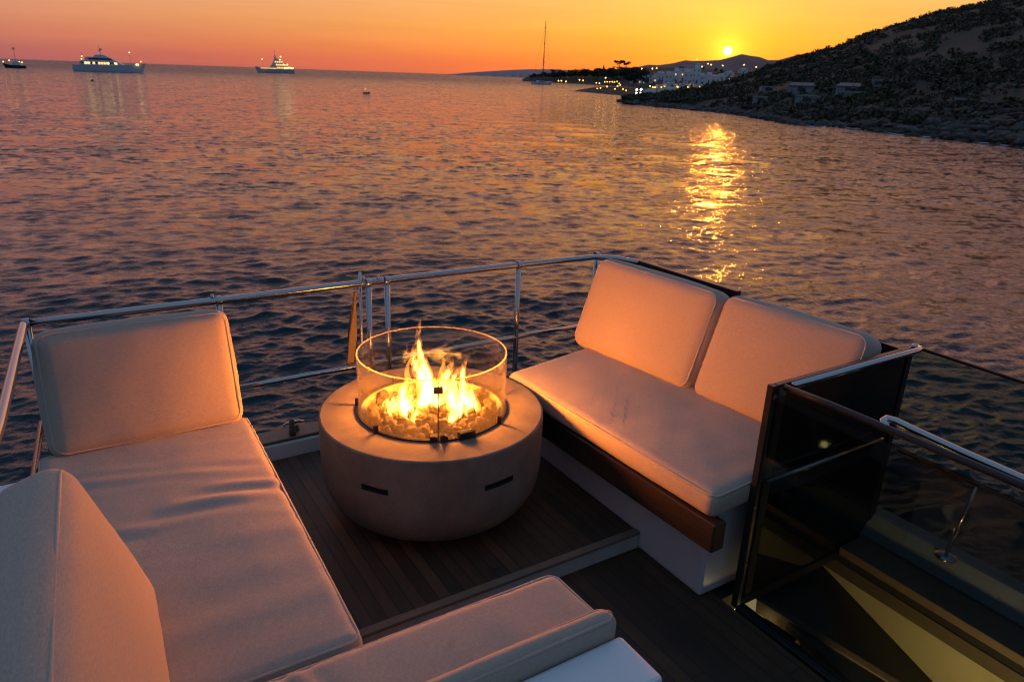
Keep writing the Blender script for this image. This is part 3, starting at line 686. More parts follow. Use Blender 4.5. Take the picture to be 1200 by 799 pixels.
# ------------------------------------------------------------------ our own boat
st_ = lambda o: tag(o, kind='structure')
st_(MB().box(-.42, 1.935, 1.985, 3.335, -.06, 0).build('deck', M['teak']))
st_(MB().box(-1.4, 2.01, -3.5, 1.972, -.16, -.085).build('lower_deck', M['teak_low']))
st_(MB().box(-.42, 1.938, 1.973, 1.984, -.084, -.012).build('step_riser', M['white_worn'], bevel=.002))
st_(MB().box(-.42, 1.938, 1.965, 2.0, -.011, .005).build('step_nosing', M['teakcap'], bevel=.003))
st_(MB().box(-.42, 2.02, -6, 3.34, -4.9, -.17).build('hull_body', M['white']))
# outboard side: toe kerb, teak ledge, inner wall of the stairwell
st_(MB().hexa([(2.83, -4, -.02), (2.94, -4, -4.9), (2.94, 3.46, -4.9), (2.83, 3.46, -.02)], [(2.90, -4, .06), (2.98, -4, .06), (2.98, 3.46, .06), (2.90, 3.46, .06)]).build('side_kerb', M['kerb']))
st_(MB().box(2.672, 2.829, -4, 1.49, -.07, -.03).build('side_ledge', M['teakcap'], bevel=.004))
st_(MB().box(2.675, 2.80, -4, 1.62, -.10, -.072).build('stairwell_dark_band', M['dark']))  # dark band between the ledge and the brown trim
st_(MB().box(2.668, 2.80, -4, 1.62, -.162, -.101).build('stairwell_trim', M['brown']))
st_(MB().box(2.675, 2.80, -4, 1.62, -1.2, -.163).build('stairwell_wall', M['beige']))
st_(MB().box(2.022, 2.67, -4, 1.62, -1.3, -1.2).build('stairwell_floor', M['brown']))
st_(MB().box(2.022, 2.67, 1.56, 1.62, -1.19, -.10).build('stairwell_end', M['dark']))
# aft coaming with teak cap
st_(MB().hexa([(-.5, 3.337, -.35), (2.82, 3.337, -.35), (2.82, 3.47, -.35), (-.5, 3.47, -.35)], [(-.5, 3.352, .075), (2.82, 3.352, .075), (2.82, 3.47, .075), (-.5, 3.47, .075)]).build('aft_coaming', M['white'], bevel=.008))
st_(MB().box(-.5, 2.82, 3.36, 3.485, .077, .093).build('coaming_cap', M['teakcap'], bevel=.004))
st_(MB().box(-.5, -.425, -3.5, 3.335, -.5, .075).build('port_coaming', M['white'], bevel=.008))

# -------- cushions
def rbox(cw, cl, ch, r, n=(26, 26, 10), crown=0., crown2=0.):
    """rounded box in [-1..1] mapped to cw x cl x ch (full sizes), edge radius r, crowned top and sides"""
    bm = bmesh.new(); vs = {}
    h = Vector((cw/2, cl/2, ch/2)); faces = []
    def V(i, j, k):
        key = (i, j, k)
        if key in vs: return vs[key]
        f = lambda a, N: math.sin((a/N-.5)*PI)*.35+(a/N-.5)*2*.65
        q = Vector((f(i, n[0])*h.x, f(j, n[1])*h.y, f(k, n[2])*h.z))
        c_ = Vector([max(-h[a]+r, min(h[a]-r, q[a])) for a in range(3)]); d_ = q-c_
        if d_.length > 1e-9:
            on = sum(1 for a in range(3) if abs(abs(q[a])-h[a]) < 1e-6)
            d_ = d_.normalized()*r
        p = c_+d_
        u, v_, w_ = p.x/h.x, p.y/h.y, p.z/h.z
        if crown: p.z += (1 if w_ > 0 else -.3)*crown*(1-min(1, abs(u))**2.4)*(1-min(1, abs(v_))**2.4)*max(0, abs(w_)-.2)
        if crown2:
            p.x += math.copysign(crown2, u)*abs(u)**3*(1-v_*v_)*(1-w_*w_); p.y += math.copysign(crown2, v_)*abs(v_)**3*(1-u*u)*(1-w_*w_)
        vs[key] = bm.verts.new(p); return vs[key]
    A, B, C_ = n
    for i in range(A):
        for j in range(B):
            for k in (0, C_): bm.faces.new((V(i, j, k), V(i+1, j, k), V(i+1, j+1, k), V(i, j+1, k)))
    for i in range(A):
        for k in range(C_):
            for j in (0, B): bm.faces.new((V(i, j, k), V(i+1, j, k), V(i+1, j, k+1), V(i, j, k+1)))
    for j in range(B):
        for k in range(C_):
            for i in (0, A): bm.faces.new((V(i, j, k), V(i, j+1, k), V(i, j+1, k+1), V(i, j, k+1)))
    bmesh.ops.recalc_face_normals(bm, faces=bm.faces); return bm
def piping_path(w, l, r, zoff, n=6):
    pts = []; k = r*(1-.707)
    W_, L_ = w/2-k, l/2-k
    rc = max(.01, r*.9)
    for sx, sy, a0 in ((1, 1, 0), (-1, 1, 90), (-1, -1, 180), (1, -1, 270)):
        for i in range(n+1):
            a = R(a0+90*i/n); pts.append(Vector((sx*(W_-rc)+rc*math.cos(a), sy*(L_-rc)+rc*math.sin(a), zoff)))
    pts.append(pts[0].copy()); return pts
def finish(bm, name, material, parent, mtx, wob=.004, warp=None, wrinkle=None):
    o_ = Vector((random.uniform(0, 50), random.uniform(0, 50), 0))
    for v in bm.verts:
        nz_ = mnoise.noise(v.co*3.2+o_)*wob + mnoise.noise(v.co*9+o_)*wob*.35
        d_ = v.normal*nz_
        if wrinkle and v.co.z > 0: d_ = d_ + Vector((0, 0, wrinkle(v.co)))
        v.co += d_
        if warp: v.co = warp(v.co)
    me = bpy.data.meshes.new(name); bm.to_mesh(me); bm.free(); me.materials.append(material)
    me.polygons.foreach_set('use_smooth', [True]*len(me.polygons))
    me.transform(mtx); o = bpy.data.objects.new(name, me); COL.objects.link(o); o.parent = parent; return o
def pipe_obj(pts, mtx, parent, r=.0066, warp=None):
    if warp: pts = [warp(p) for p in pts]
    mb = MB().tube([mtx @ p for p in pts], r, 6, False); return mb.build('piping', M['piping'], parent, smooth=True)
def seat(name, quad, z0, z1, parent, r=.04, crown=.012, wrinkle=None, n=(44, 44, 8)):
    """quad: 4 xy corners (x-,y-),(x+,y-),(x+,y+),(x-,y+)"""
    q = [Vector((*p, 0)) for p in quad]
    W_ = ((q[1]-q[0]).length+(q[2]-q[3]).length)/2; L_ = ((q[3]-q[0]).length+(q[2]-q[1]).length)/2; H_ = z1-z0
    def warp(p):
        u, v_ = p.x/W_+.5, p.y/L_+.5
        b = q[0]*(1-u)*(1-v_)+q[1]*u*(1-v_)+q[2]*u*v_+q[3]*(1-u)*v_
        return Vector((b.x, b.y, p.z+(z0+z1)/2))
    bm = rbox(W_, L_, H_-crown*.5, r, n, crown)
    bm.normal_update()
    o = finish(bm, name, M['fabric'], parent, Matrix.Identity(4), .003, warp, wrinkle)
    pipe_obj(piping_path(W_, L_, r, H_/2-r*.293-crown*.25), Matrix.Identity(4), o, .0052, warp)
    return o
def back_cushion(parent, bottom, face_dir_deg, lean, w, h, tk, r=.05, label=None, crown=.034, pr=.0056):
    """bottom: world point at the middle of the lower front edge; the face looks along azimuth face_dir (0 = +Y, clockwise)"""
    bm = rbox(w, h, tk, r, (34, 30, 10), crown, .01); bm.normal_update()
    a = R(face_dir_deg); f = Vector((math.sin(a), math.cos(a), 0)); zup = Vector((0, 0, 1))
    l = R(lean); up = zup*math.cos(l) - f*math.sin(l); nrm = f*math.cos(l)+zup*math.sin(l); xr = up.cross(nrm)
    mtx = Matrix.Identity(4)
    c_ = Vector(bottom) + up*(h/2) - nrm*(tk/2)
    for i in range(3): mtx[i][0] = xr[i]; mtx[i][1] = up[i]; mtx[i][2] = nrm[i]; mtx[i][3] = c_[i]
    o = finish(bm, 'back_cushion', M['fabric'], parent, mtx, .005)
    pipe_obj(piping_path(w, h, r, tk/2-r*.293+.002), mtx, o, pr)
    pipe_obj(piping_path(w, h, r, -tk/2+r*.293), mtx, o, pr)
    if label: o['label'] = label
    return o
def wr_left(p):      # diagonal pull creases
    g = math.exp(-((p.y-.16)/.30)**2)
    ph = (p.y + p.x*.30 + .05*mnoise.noise(Vector((p.x*3, p.y*5, 1))))*58
    k = max(0., mnoise.noise(Vector((p.x*2.2+4, p.y*6.5, 2)))+.12)
    return .011*g*k*math.sin(ph) + .003*mnoise.noise(Vector((p.x*3, p.y*9, 0))) - .010*math.exp(-((p.x+.02)/.25)**2-((p.y+.3)/.3)**2)
def wr_bench(p):
    g = math.exp(-((p.x+.18)/.12)**2)
    return .005*g*math.sin((p.x+p.y*.3)*95) + .003*mnoise.noise(Vector((p.x*12, p.y*5, 3)))
def wr_right(p):
    g = math.exp(-((p.y-.1)/.3)**2-((p.x+.35)/.25)**2)
    return .004*g*math.sin((p.y+p.x*.9)*80) + .003*mnoise.noise(Vector((p.x*6, p.y*10, 9)))

# corner sofa on the left
cs = empty('corner_sofa'); tag(cs, 'beige cushioned corner sofa wrapping round the left and front of the deck', 'sofa')
bb = MB(); bb.box(-.40, .47, 1.40, 3.05, -.083, .325); bb.box(-.40, 1.07, 1.158, 1.399, -.083, .325)
bb.build('base', M['white'], cs, bevel=.01)
s1 = seat('seat_cushion', [(-.24, 1.478), (.512, 1.478), (.552, 2.975), (-.22, 2.965)], .327, .457, cs, .036, .014, wr_left, (44, 120, 8))
s2 = seat('seat_cushion', [(-.30, .80), (1.115, .80), (1.108, 1.468), (-.30, 1.470)], .327, .455, cs, .036, .012, wr_bench) if False else seat('seat_cushion', [(-.30, 1.17), (1.118, 1.165), (1.108, 1.468), (-.30, 1.470)], .327, .455, cs, .036, .006, wr_bench, (120, 30, 8))
bol = seat('bolster', [(-.28, 1.165), (1.116, 1.160), (1.098, 1.226), (-.28, 1.230)], .40, .510, cs, .034, .008, None, (40, 12, 10))
bw = MB().box(-.42, 1.11, .985, 1.156, -.083, .450); bw.build('backrest_wall', M['white'], cs, bevel=.012)
MB().box(-.42, 1.085, .93, .982, -.083, .40).build('backrest_wall', M['white'], cs, bevel=.01)
back_cushion(cs, (.178, 2.895, .452), 180, 20, .70, .485, .15, .052)
back_cushion(cs, (.052, 1.44, .452), 92.5, 19, 1.02, .50, .19, .062)
rebase(cs, (.1, 1.5, -.08))

# right sofa
rsf = empty('sofa'); tag(rsf, 'two-seat beige cushioned sofa on the right with dark wood front rail', 'sofa')
MB().box(1.94, 2.665, 1.60, 3.02, -.083, .335).build('base', M['sofa_base'], rsf, bevel=.012)
MB().box(1.900, 1.938, 1.545, 2.90, .215, .345).build('seat_shelf', M['sofa_base'], rsf, bevel=.004)
MB().hexa([(1.832, 1.487, .232), (1.897, 1.487, .232), (1.897, 2.86, .222), (1.800, 2.86, .222)], [(1.832, 1.487, .352), (1.897, 1.487, .352), (1.897, 2.86, .345), (1.800, 2.86, .345)]).build('wood_rail', M['wood'], rsf, bevel=.008, seg=3)
seat('seat_cushion', [(1.835, 1.505), (2.79, 1.575), (2.76, 3.05), (1.772, 2.845)], .352, .462, rsf, .036, .014, wr_right)
a = Vector((2.325, 3.085)); b_ = Vector((2.40, 2.245)); mid = (a+b_)/2; fd = math.degrees(math.atan2(-1, 0))
def facing(a, b): d = (b-a).normalized(); n = Vector((-abs(d.y), -d.x if d.y < 0 else d.x)); return math.degrees(math.atan2(n.x, n.y))
back_cushion(rsf, (mid.x, mid.y, .455), facing(a, b_), 21, (a-b_).length, .515, .165, .060, pr=.0045)
a = Vector((2.415, 2.235)); b_ = Vector((2.482, 1.522)); mid = (a+b_)/2
back_cushion(rsf, (mid.x, mid.y, .455), facing(a, b_), 21, (a-b_).length, .515, .165, .054, pr=.0045)
rebase(rsf, (2.3, 2.3, -.08))

# -------- fire pit
PC = (1.274, 2.658); ZT = .458
pit = empty('fire_pit', (PC[0], PC[1], 0)); tag(pit, 'round concrete gas fire pit with glass screen in the middle of the deck', 'fire pit')
prof = [(.30, ZT-.10), (.312, ZT-.006), (.316, ZT), (.330, ZT), (.40, ZT), (.484, ZT), (.489, ZT-.0015), (.492, ZT-.005), (.493, ZT-.012), (.493, ZT-.03), (.493, .31), (.493, .27)]
for k in range(1, 19):      # the belly curls under
    q = k/18*PI/2; prof.append((.493-.135*(1-math.cos(q))**1.15, .27-.242*math.sin(q)))
prof += [(.30, .027), (.10, .026)]
slots = []
for (px0, py0), (px1, py1) in (((423, 553), (454.7, 573)), ((568, 587), (601, 564))):
    a_ = []
    for px, py in ((px0, py0), (px1, py1)):     # where the slot ends sit on the side of the bowl
        r_ = ray(px, py); o_ = Vector((0-PC[0], 0-PC[1])); d2 = Vector((r_.x, r_.y)); A_ = d2.dot(d2); B_ = o_.dot(d2); C2 = o_.dot(o_)-.492**2
        t_ = (-B_-math.sqrt(B_*B_-A_*C2))/A_; h_ = EYE + r_*t_; a_.append((math.atan2(h_.y-PC[1], h_.x-PC[0]) % (2*PI), h_.z))
    zm = (a_[0][1]+a_[1][1])/2; slots.append((min(a_[0][0], a_[1][0]), max(a_[0][0], a_[1][0]), zm))
zs = sum(q[2] for q in slots)/2
SL0, SL1 = zs-.013, zs+.013
fine_prof = []
for (r0, z0), (r1, z1) in zip(prof[:-1], prof[1:]):
    fine_prof.append((r0, z0))
    cuts = [zc for zc in (SL1, SL0) if min(z0, z1) < zc < max(z0, z1)]
    for zc in sorted(cuts, reverse=z0 > z1): fine_prof.append((r0+(r1-r0)*(zc-z0)/(z1-z0), zc))
fine_prof.append(prof[-1])
angs = sorted(list(np.linspace(0, 2*PI, 128, endpoint=False)) + [q for s_ in slots for q in s_[:2]])
na_ = len(angs); bv_ = [(r_*math.cos(q), r_*math.sin(q), z_) for r_, z_ in fine_prof for q in angs]; bf_ = []
for i in range(len(fine_prof)-1):
    zc = (fine_prof[i][1]+fine_prof[i+1][1])/2
    for j in range(na_):
        am = (angs[j]+angs[(j+1) % na_])/2 if j < na_-1 else angs[j]
        if SL0 < zc < SL1 and i > 7 and any(q[0] < am < q[1] for q in slots): continue
        bf_.append((i*na_+j, i*na_+(j+1) % na_, (i+1)*na_+(j+1) % na_, (i+1)*na_+j))
bw_ = MB().add(bv_, bf_).build('bowl', M['concrete'], pit, smooth=True); bw_.data.set_sharp_from_angle(angle=R(16))
for q0, q1, _ in slots:
    mb = MB(); ro = .4925; n_ = 8; vs = []
    for r_ in (ro, ro-.03):
        for z_ in (SL0-.0005, SL1+.0005):
            for k in range(n_+1): q = q0+(q1-q0)*k/n_; vs.append((r_*math.cos(q), r_*math.sin(q), z_))
    m_ = n_+1; fs = []
    for k in range(n_): fs += [(k, k+1, 2*m_+k+1, 2*m_+k), (m_+k, m_+k+1, 3*m_+k+1, 3*m_+k), (2*m_+k, 2*m_+k+1, 3*m_+k+1, 3*m_+k)]
    fs += [(0, m_, 3*m_, 2*m_), (n_, m_+n_, 3*m_+n_, 2*m_+n_)]
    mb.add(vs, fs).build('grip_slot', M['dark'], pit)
MB().lathe([(.02, .37), (.31, .37), (.305, .385), (.02, .385)], 64).build('burner_tray', M['dark'], pit)
ZG0, ZG1, RG = ZT+.004, .726, .324
gs = MB().lathe([(RG-.006, ZG0), (RG, ZG0), (RG, ZG1-.004), (RG-.006, ZG1-.004)], 96, close=True).build('glass_screen', M['glass'], pit, smooth=False)
gs.data.polygons.foreach_set('use_smooth', [abs(p.normal.z) < .5 for p in gs.data.polygons])
MB().lathe([(RG-.006, ZG1-.0035), (RG+.0002, ZG1-.0035), (RG+.0002, ZG1), (RG-.006, ZG1)], 96, close=True).build('glass_rim', M['glass_rim'], gs)
MB().lathe([(RG-.012, ZG0-.0035), (RG+.006, ZG0-.0035), (RG+.006, ZG0+.003), (RG+.001, ZG0+.003), (RG+.001, ZG0), (RG-.0075, ZG0), (RG-.0075, ZG0+.003), (RG-.012, ZG0+.003)], 96, close=True).build('base_ring', M['blacksteel'], gs)
fa = math.atan2(-PC[1], -PC[0]) + R(4)   # the seam of the screen looks towards the steps
def on_ring(a, r, zc): return (r*math.cos(a), r*math.sin(a), zc)
def clip(a, z0, z1, w_, material, name, d0=-.012, d1=.012):
    rot = Matrix.Rotation(a, 4, 'Z'); return MB().box(RG+d0, RG+d1, -w_/2, w_/2, z0, z1, rot).build(name, material, gs, bevel=.002)
MB().tube([on_ring(fa, RG+.002, ZG0), on_ring(fa, RG+.002, ZG1-.006)], .0022, 6).build('seam_strip', M['blacksteel'], gs)
clip(fa, ZG1-.055, ZG1-.033, .036, M['rust'], 'seam_clip')
clip(fa-R(3.2), ZG0-.010, ZG0+.022, .03, M['blacksteel'], 'base_clip', -.014, .012); clip(fa+R(4.2), ZG0-.010, ZG0+.022, .03, M['blacksteel'], 'base_clip', -.014, .012)
clip(fa+R(21), ZG0-.012, ZG0+.026, .07, M['blacksteel'], 'base_clip', -.014, .016)
for k in range(7):
    a_ = fa + R(-48 + 51.4*k); clip(a_, ZG0-.0115, ZG0+.03, .014, M['blacksteel'], 'screen_foot', .0, .018)

# lava rocks
def rock_mesh(k):
    bm = bmesh.new(); bmesh.ops.create_icosphere(bm, subdivisions=3, radius=1); o_ = Vector((k*7.3, k*3.1, k*5.7))
    for v in bm.verts:
        c_ = v.co.copy(); v.co *= 1 + .38*mnoise.noise(c_*1.3+o_) + .22*mnoise.noise(c_*2.9+o_) + .10*mnoise.noise(c_*7+o_)
        v.co.x *= 1.0+.25*math.sin(k); v.co.z *= .75
    me = bpy.data.meshes.new('lava_rock'); bm.to_mesh(me); bm.free(); me.materials.append(M['lava'])
    me.polygons.foreach_set('use_smooth', [True]*len(me.polygons)); return me
mt, t, b = mat('lava_stone'); v = t.obj()
t.put(b.inputs['Base Color'], t.ramp(t.noise(v, 3, 6, .65), [(.36, (.010, .008, .007)), (.52, (.06, .048, .036)), (.68, (.16, .13, .10))])); b.inputs['Roughness'].default_value = .9
t.put(b.inputs['Normal'], t.bump(t.noise(v, 5, 6, .7), .7, .12)); M['lava'] = mt
rms = [rock_mesh(k) for k in range(7)]
placed = []; tries = 0
while len(placed) < 135 and tries < 6000:
    tries += 1
    r_ = .275*math.sqrt(random.random()); a_ = random.uniform(0, 2*PI); s_ = random.uniform(.017, .034)
    x, y = r_*math.cos(a_), r_*math.sin(a_)
    base = .392 + .015*random.random() + (.034 if random.random() < .45 else 0)
    if (math.cos(a_-fa-1.2) > .4 and r_ > .12): base += .03*random.random()
    if any((x-p[0])**2+(y-p[1])**2+(base-p[2])**2 < (.80*(s_+p[3]))**2 for p in placed): continue
    placed.append((x, y, base, s_))
    o = bpy.data.objects.new('lava_rock', random.choice(rms)); COL.objects.link(o)
    o.location = (PC[0]+x, PC[1]+y, base); o.scale = (s_, s_, s_); o.rotation_euler = (random.uniform(0, 6), random.uniform(0, 6), random.uniform(0, 6))
    tag(o, 'pale lava rock heaped round the flames inside the glass screen', 'rock', 'lava rocks in the fire pit')

# flames: soft glowing gas tongues
def flame_mat(name, col, power, zlo, zhi):
    mt = bpy.data.materials.new(name); mt.use_nodes = True; t = NT(mt.node_tree); t.n.clear()
    out = t.new('ShaderNodeOutputMaterial'); em = t.new('ShaderNodeEmission')
    p = t.pos(); sx = t.new('ShaderNodeSeparateXYZ'); t.put(sx.inputs[0], p)
    hgt = t.math('DIVIDE', t.math('SUBTRACT', sx.outputs[2], zlo), zhi-zlo, clamp=True)
    n = t.noise(t.mapping(p, (1, 1, .42)), 30, 3, .6, 1.6)
    dens = t.math('MULTIPLY', t.ramp(n, [(.42, .0), (.55, 1.)]), t.math('MULTIPLY_ADD', hgt, -.7, 1.0))
    em.inputs[0].default_value = (*col, 1); t.put(em.inputs[1], t.math('MULTIPLY', dens, power))
    t.l.new(em.outputs[0], out.inputs['Volume'])
    mt.cycles.volume_step_rate = .25 if hasattr(mt, 'cycles') and hasattr(mt.cycles, 'volume_step_rate') else 1
    return mt
FL_OUT = flame_mat('flame_mantle', (1., .27, .022), 120, .42, .86)
FL_CORE = flame_mat('flame_core', (1., .46, .08), 620, .42, .80)
fire = empty('fire', (PC[0], PC[1], .40)); tag(fire, 'leaping orange and yellow gas flames rising from the lava rocks', 'fire')
# screen-side direction: u runs left-right as seen from the seats, v runs away
u_ = Vector((math.cos(az), -math.sin(az), 0)); v_ = Vector((math.sin(az), math.cos(az), 0))
def tongue(u0, v0, z0, z1, r0, bend, sway, core=True, seed=0, flat=.7):
    n = 22; rnd = random.Random(seed)
    p1, p2 = rnd.uniform(0, 6), rnd.uniform(0, 6); pts = []; rad = []
    for i in range(n+1):
        q = i/n; zc = z0+(z1-z0)*q
        uu = u0 + bend*q**1.4 + sway*math.sin(q*5.2+p1)*q; vv = v0 + sway*.6*math.sin(q*4.1+p2)*q
        prof_ = (math.sin(min(1, q*3.2)*PI/2)**.8)*(1-q)**.78 + .12*math.sin(q*11+p2)*(1-q)*q
        pts.append((uu, vv, zc)); rad.append(max(.0012, r0*prof_))
    def shape(scale, top, name, mt_, par):
        vs = []; m_ = 14; k = int(n*top)
        for i in range(k+1):
            tw = i/n*1.6+p1
            for j in range(m_):
                a_ = 2*PI*j/m_; rr = rad[i]*scale*(1+.30*math.sin(2*a_+tw*2)+.14*math.sin(3*a_-tw*3)); 
                if i == k: rr = .001
                w_ = u_*(pts[i][0]+rr*math.cos(a_)) + v_*(pts[i][1]+rr*flat*math.sin(a_))
                vs.append((w_.x, w_.y, pts[i][2]-.40))
        fs = [(i*m_+j, i*m_+(j+1) % m_, (i+1)*m_+(j+1) % m_, (i+1)*m_+j) for i in range(k) for j in range(m_)]
        fs += [tuple(range(m_-1, -1, -1)), tuple(k*m_+j for j in range(m_))]
        return MB().add(vs, fs).build(name, mt_, par, smooth=True)
    o = shape(1.0, 1.0, 'flame', FL_OUT, fire)
    if core: shape(.62, .8, 'flame_core', FL_CORE, o)
T = [(-.005, .01, .45, .87, .050, -.055, .030), (-.03, .02, .44, .77, .058, -.05, .028), (.02, .02, .44, .69, .055, .055, .02), (-.05, .0, .43, .65, .05, .02, .02), (-.03, .03, .47, .75, .030, -.10, .02),
     (-.135, .0, .42, .60, .058, .035, .02), (-.165, -.03, .41, .55, .046, .0, .015), (-.105, -.04, .41, .57, .046, .01, .012), (-.21, .02, .42, .50, .034, .01, .012),
     (.105, .0, .42, .655, .048, -.02, .022), (.14, .03, .42, .70, .044, .005, .02), (.165, -.02, .42, .60, .044, .03, .018), (.09, -.07, .41, .55, .040, .02, .014), (.125, -.05, .43, .66, .032, .035, .02), (.06, .06, .44, .64, .036, .04, .02),
     (-.12, .09, .42, .66, .036, .02, .025), (.0, .12, .42, .66, .042, .03, .02), (-.07, -.08, .41, .52, .036, .0, .01)]
for i, a_ in enumerate(T): tongue(*a_, core=i not in (4, 15, 16), seed=i+3)
for k, (uu, vv, zz, pw) in enumerate(((-.12, -.01, .545, 35), (-.01, .02, .64, 45), (.12, .0, .555, 35))):
    fl = bpy.data.lights.new('fire_light', 'POINT'); flo = bpy.data.objects.new('fire_light', fl); COL.objects.link(flo)
    q = u_*uu + v_*vv; flo.location = (PC[0]+q.x, PC[1]+q.y, zz); fl.energy = pw; fl.color = (1., .285, .028); fl.shadow_soft_size = .045 if k == 1 else .03; flo.visible_glossy = False

# -------- stern railing
AY = 3.352; ZR = .857
rail = empty('stern_railing'); tag(rail, 'polished steel railing along the stern and left edge of the deck', 'railing')
MB().tube([(-.185, AY, ZR), (.545, AY, ZR), (1.30, AY+.01, ZR), (2.2, AY, ZR), (2.66, AY-.03, ZR), (2.78, AY-.10, ZR-.004), (2.84, AY-.22, ZR-.01)], .0165, 14).build('top_rail', M['steel'], rail, smooth=True)
MB().tube([(-.19, AY, ZR), (-.197, AY-.03, ZR), (-.246, 2.35, ZR), (-.325, 1.4, ZR), (-.40, 0, ZR), (-.40, -1.5, ZR)], .0165, 14).build('side_top_rail', M['steel'], rail, smooth=True)
MB().tube([(-.20, AY, .418), (1.25, AY, .420), (2.2, AY, .427), (2.80, AY-.02, .43)], .0125, 12).build('lower_rail', M['steel'], rail, smooth=True)
MB().tube([(-.205, AY, .418), (-.255, 2.5, .418), (-.36, 0, .418), (-.36, -1.5, .418)], .0125, 12).build('side_lower_rail', M['steel'], rail, smooth=True)
for x in (-.187, .545, 1.255, 1.355, 2.145, 2.70):
    MB().tube([(x, AY+(.0), .09), (x, AY, ZR)], .0145, 12).build('post', M['steel'], rail, smooth=True)
    MB().lathe([(.0, .092), (.032, .092), (.030, .102), (.018, .108), (.0, .108)], 20, (x, AY+.02, 0)).build('post_foot', M['steel'], rail, smooth=True)
    MB().lathe([(.0205, -.012), (.0215, -.010), (.0215, .010), (.0205, .012)], 16, (0, 0, 0)).build('collar', M['steel'], rail, smooth=True).matrix_local = Matrix.Translation((x, AY, ZR)) @ Matrix.Rotation(PI/2, 4, 'Y')
for x in (1.232, 1.31, .52): MB().lathe([(.0, .010), (.008, .014), (.0095, .024), (.005, .033), (.0, .034)], 12, (x, AY, ZR)).build('rail_stud', M['steel'], rail, smooth=True)
rebase(rail, (1, AY, .09))
# furled ensign
fg = empty('furled_flag'); tag(fg, 'furled pinkish flag hanging beside the paired railing posts', 'flag')
MB().tube([(1.222, AY+.05, .093), (1.232, AY+.05, .90)], .008, 8).build('flag_pole', M['pipe'], fg, smooth=True)
vs = []; nz_, na = 26, 14
for i in range(nz_+1):
    q = i/nz_; zc = .80-.38*q; wd = (.006+.013*math.sin(min(1, q*1.25)*PI*.62)**1.2)
    for j in range(na):
        a_ = 2*PI*j/na; rr = wd*(1+.35*math.sin(3*a_+q*3)+.15*math.sin(5*a_-q*7))
        vs.append((1.205-.045*q+rr*math.cos(a_)*1.0, AY+.055+rr*.7*math.sin(a_), zc))
MB().add(vs, [(i*na+j, i*na+(j+1) % na, (i+1)*na+(j+1) % na, (i+1)*na+j) for i in range(nz_) for j in range(na)]+[tuple(range(na)), tuple(nz_*na+j for j in range(na))]).build('flag_cloth', M['flag'], fg, smooth=True)
rebase(fg, (1.222, AY+.05, .093))
# cleat on the coaming
cl = empty('cleat'); tag(cl, 'small metal mooring cleat on the teak capping left of the fire pit', 'cleat')
MB().tube([(.80, 3.43, .135), (.83, 3.43, .142), (.88, 3.43, .142), (.91, 3.43, .135)], [.006, .010, .010, .006], 10).build('horn', M['steel'], cl, smooth=True)
for x in (.84, .87): MB().tube([(x, 3.43, .094), (x, 3.43, .140)], [.012, .008], 10).build('leg', M['steel'], cl, smooth=True)
rebase(cl, (.855, 3.43, .094))
ti = MB().lathe([(.0, 0), (.018, 0), (.016, .035), (.012, .07), (.014, .085), (.0, .09)], 16).build('fairlead', M['teakcap'], smooth=True, loc=(.835, 3.388, .094)); tag(ti, 'stubby bronze fitting standing beside the mooring cleat', 'fitting')

# -------- black divider at the end of the right sofa
dv = empty('divider_panel'); tag(dv, 'black framed dark glass divider between the right sofa and stairwell', 'divider')
DY = 1.505
MB().box(2.055, 2.875, DY-.004, DY+.004, -.06, .842).build('glass_pane', M['glass_black'], dv)
f = MB(); f.box(2.035, 2.06, DY-.014, DY+.014, -.10, .857); f.build('frame_post', M['black'], dv, bevel=.003)
MB().box(2.061, 2.885, DY-.012, DY+.012, .843, .857).build('frame_top', M['black'], dv, bevel=.003)
MB().box(2.876, 2.909, DY-.010, DY+.03, -.06, .842).build('frame_side', M['black'], dv, bevel=.002)
MB().box(2.061, 2.66, DY-.012, DY+.012, -.10, -.061).build('frame_bottom', M['black'], dv, bevel=.002)
MB().box(2.075, 2.115, DY-.012, DY-.005, -.05, .842).build('inner_stile', M['brown'], dv, bevel=.002)
MB().tube([(2.10, DY-.045, .862), (2.86, DY-.045, .862), (2.90, DY-.04, .862), (2.915, DY-.02, .860), (2.90, DY, .858)], .0125, 12).build('top_bar', M['steel'], dv, smooth=True)
MB().tube([(2.066, DY-.03, .475), (2.78, DY-.03, .475)], .0105, 10).build('middle_bar', M['steel'], dv, smooth=True)
for p in ((2.052, .815), (2.047, .36), (2.052, .10)):
    MB().lathe([(0, 0), (.010, 0), (.009, .004), (0, .006)], 14).build('bolt', M['rust'], dv, smooth=True).matrix_local = Matrix.Translation((p[0], DY-.015, p[1])) @ Matrix.Rotation(PI/2, 4, 'X')
rebase(dv, (2.4, DY, -.1))
# -------- smoked glass guard along the stairwell
sg = empty('stair_guard'); tag(sg, 'smoked glass guard with steel handrail running along the stairwell', 'railing')
MB().box(2.046, 2.054, -2.5, DY-.02, -.075, .835).build('glass_pane', M['glass_guard'], sg)
MB().tube([(2.075, DY-.03, .855), (2.085, 1.30, .857), (2.10, .7, .857), (2.10, -2.5, .857)], .012, 12).build('handrail', M['black'], sg, smooth=True)
MB().tube([(2.094, 1.105, .858), (2.108, 1.128, .866), (2.132, 1.132, .868), (2.148, 1.108, .866), (2.146, 1.05, .863), (2.136, .9, .862), (2.128, .7, .862), (2.128, -2.5, .862)], .0125, 12).build('grab_rail', M['steel'], sg, smooth=True)
MB().box(2.02, 2.066, -2.5, DY-.02, -.13, -.076).build('bottom_rail', M['black'], sg, bevel=.003)
rebase(sg, (2.05, 0, -.1))
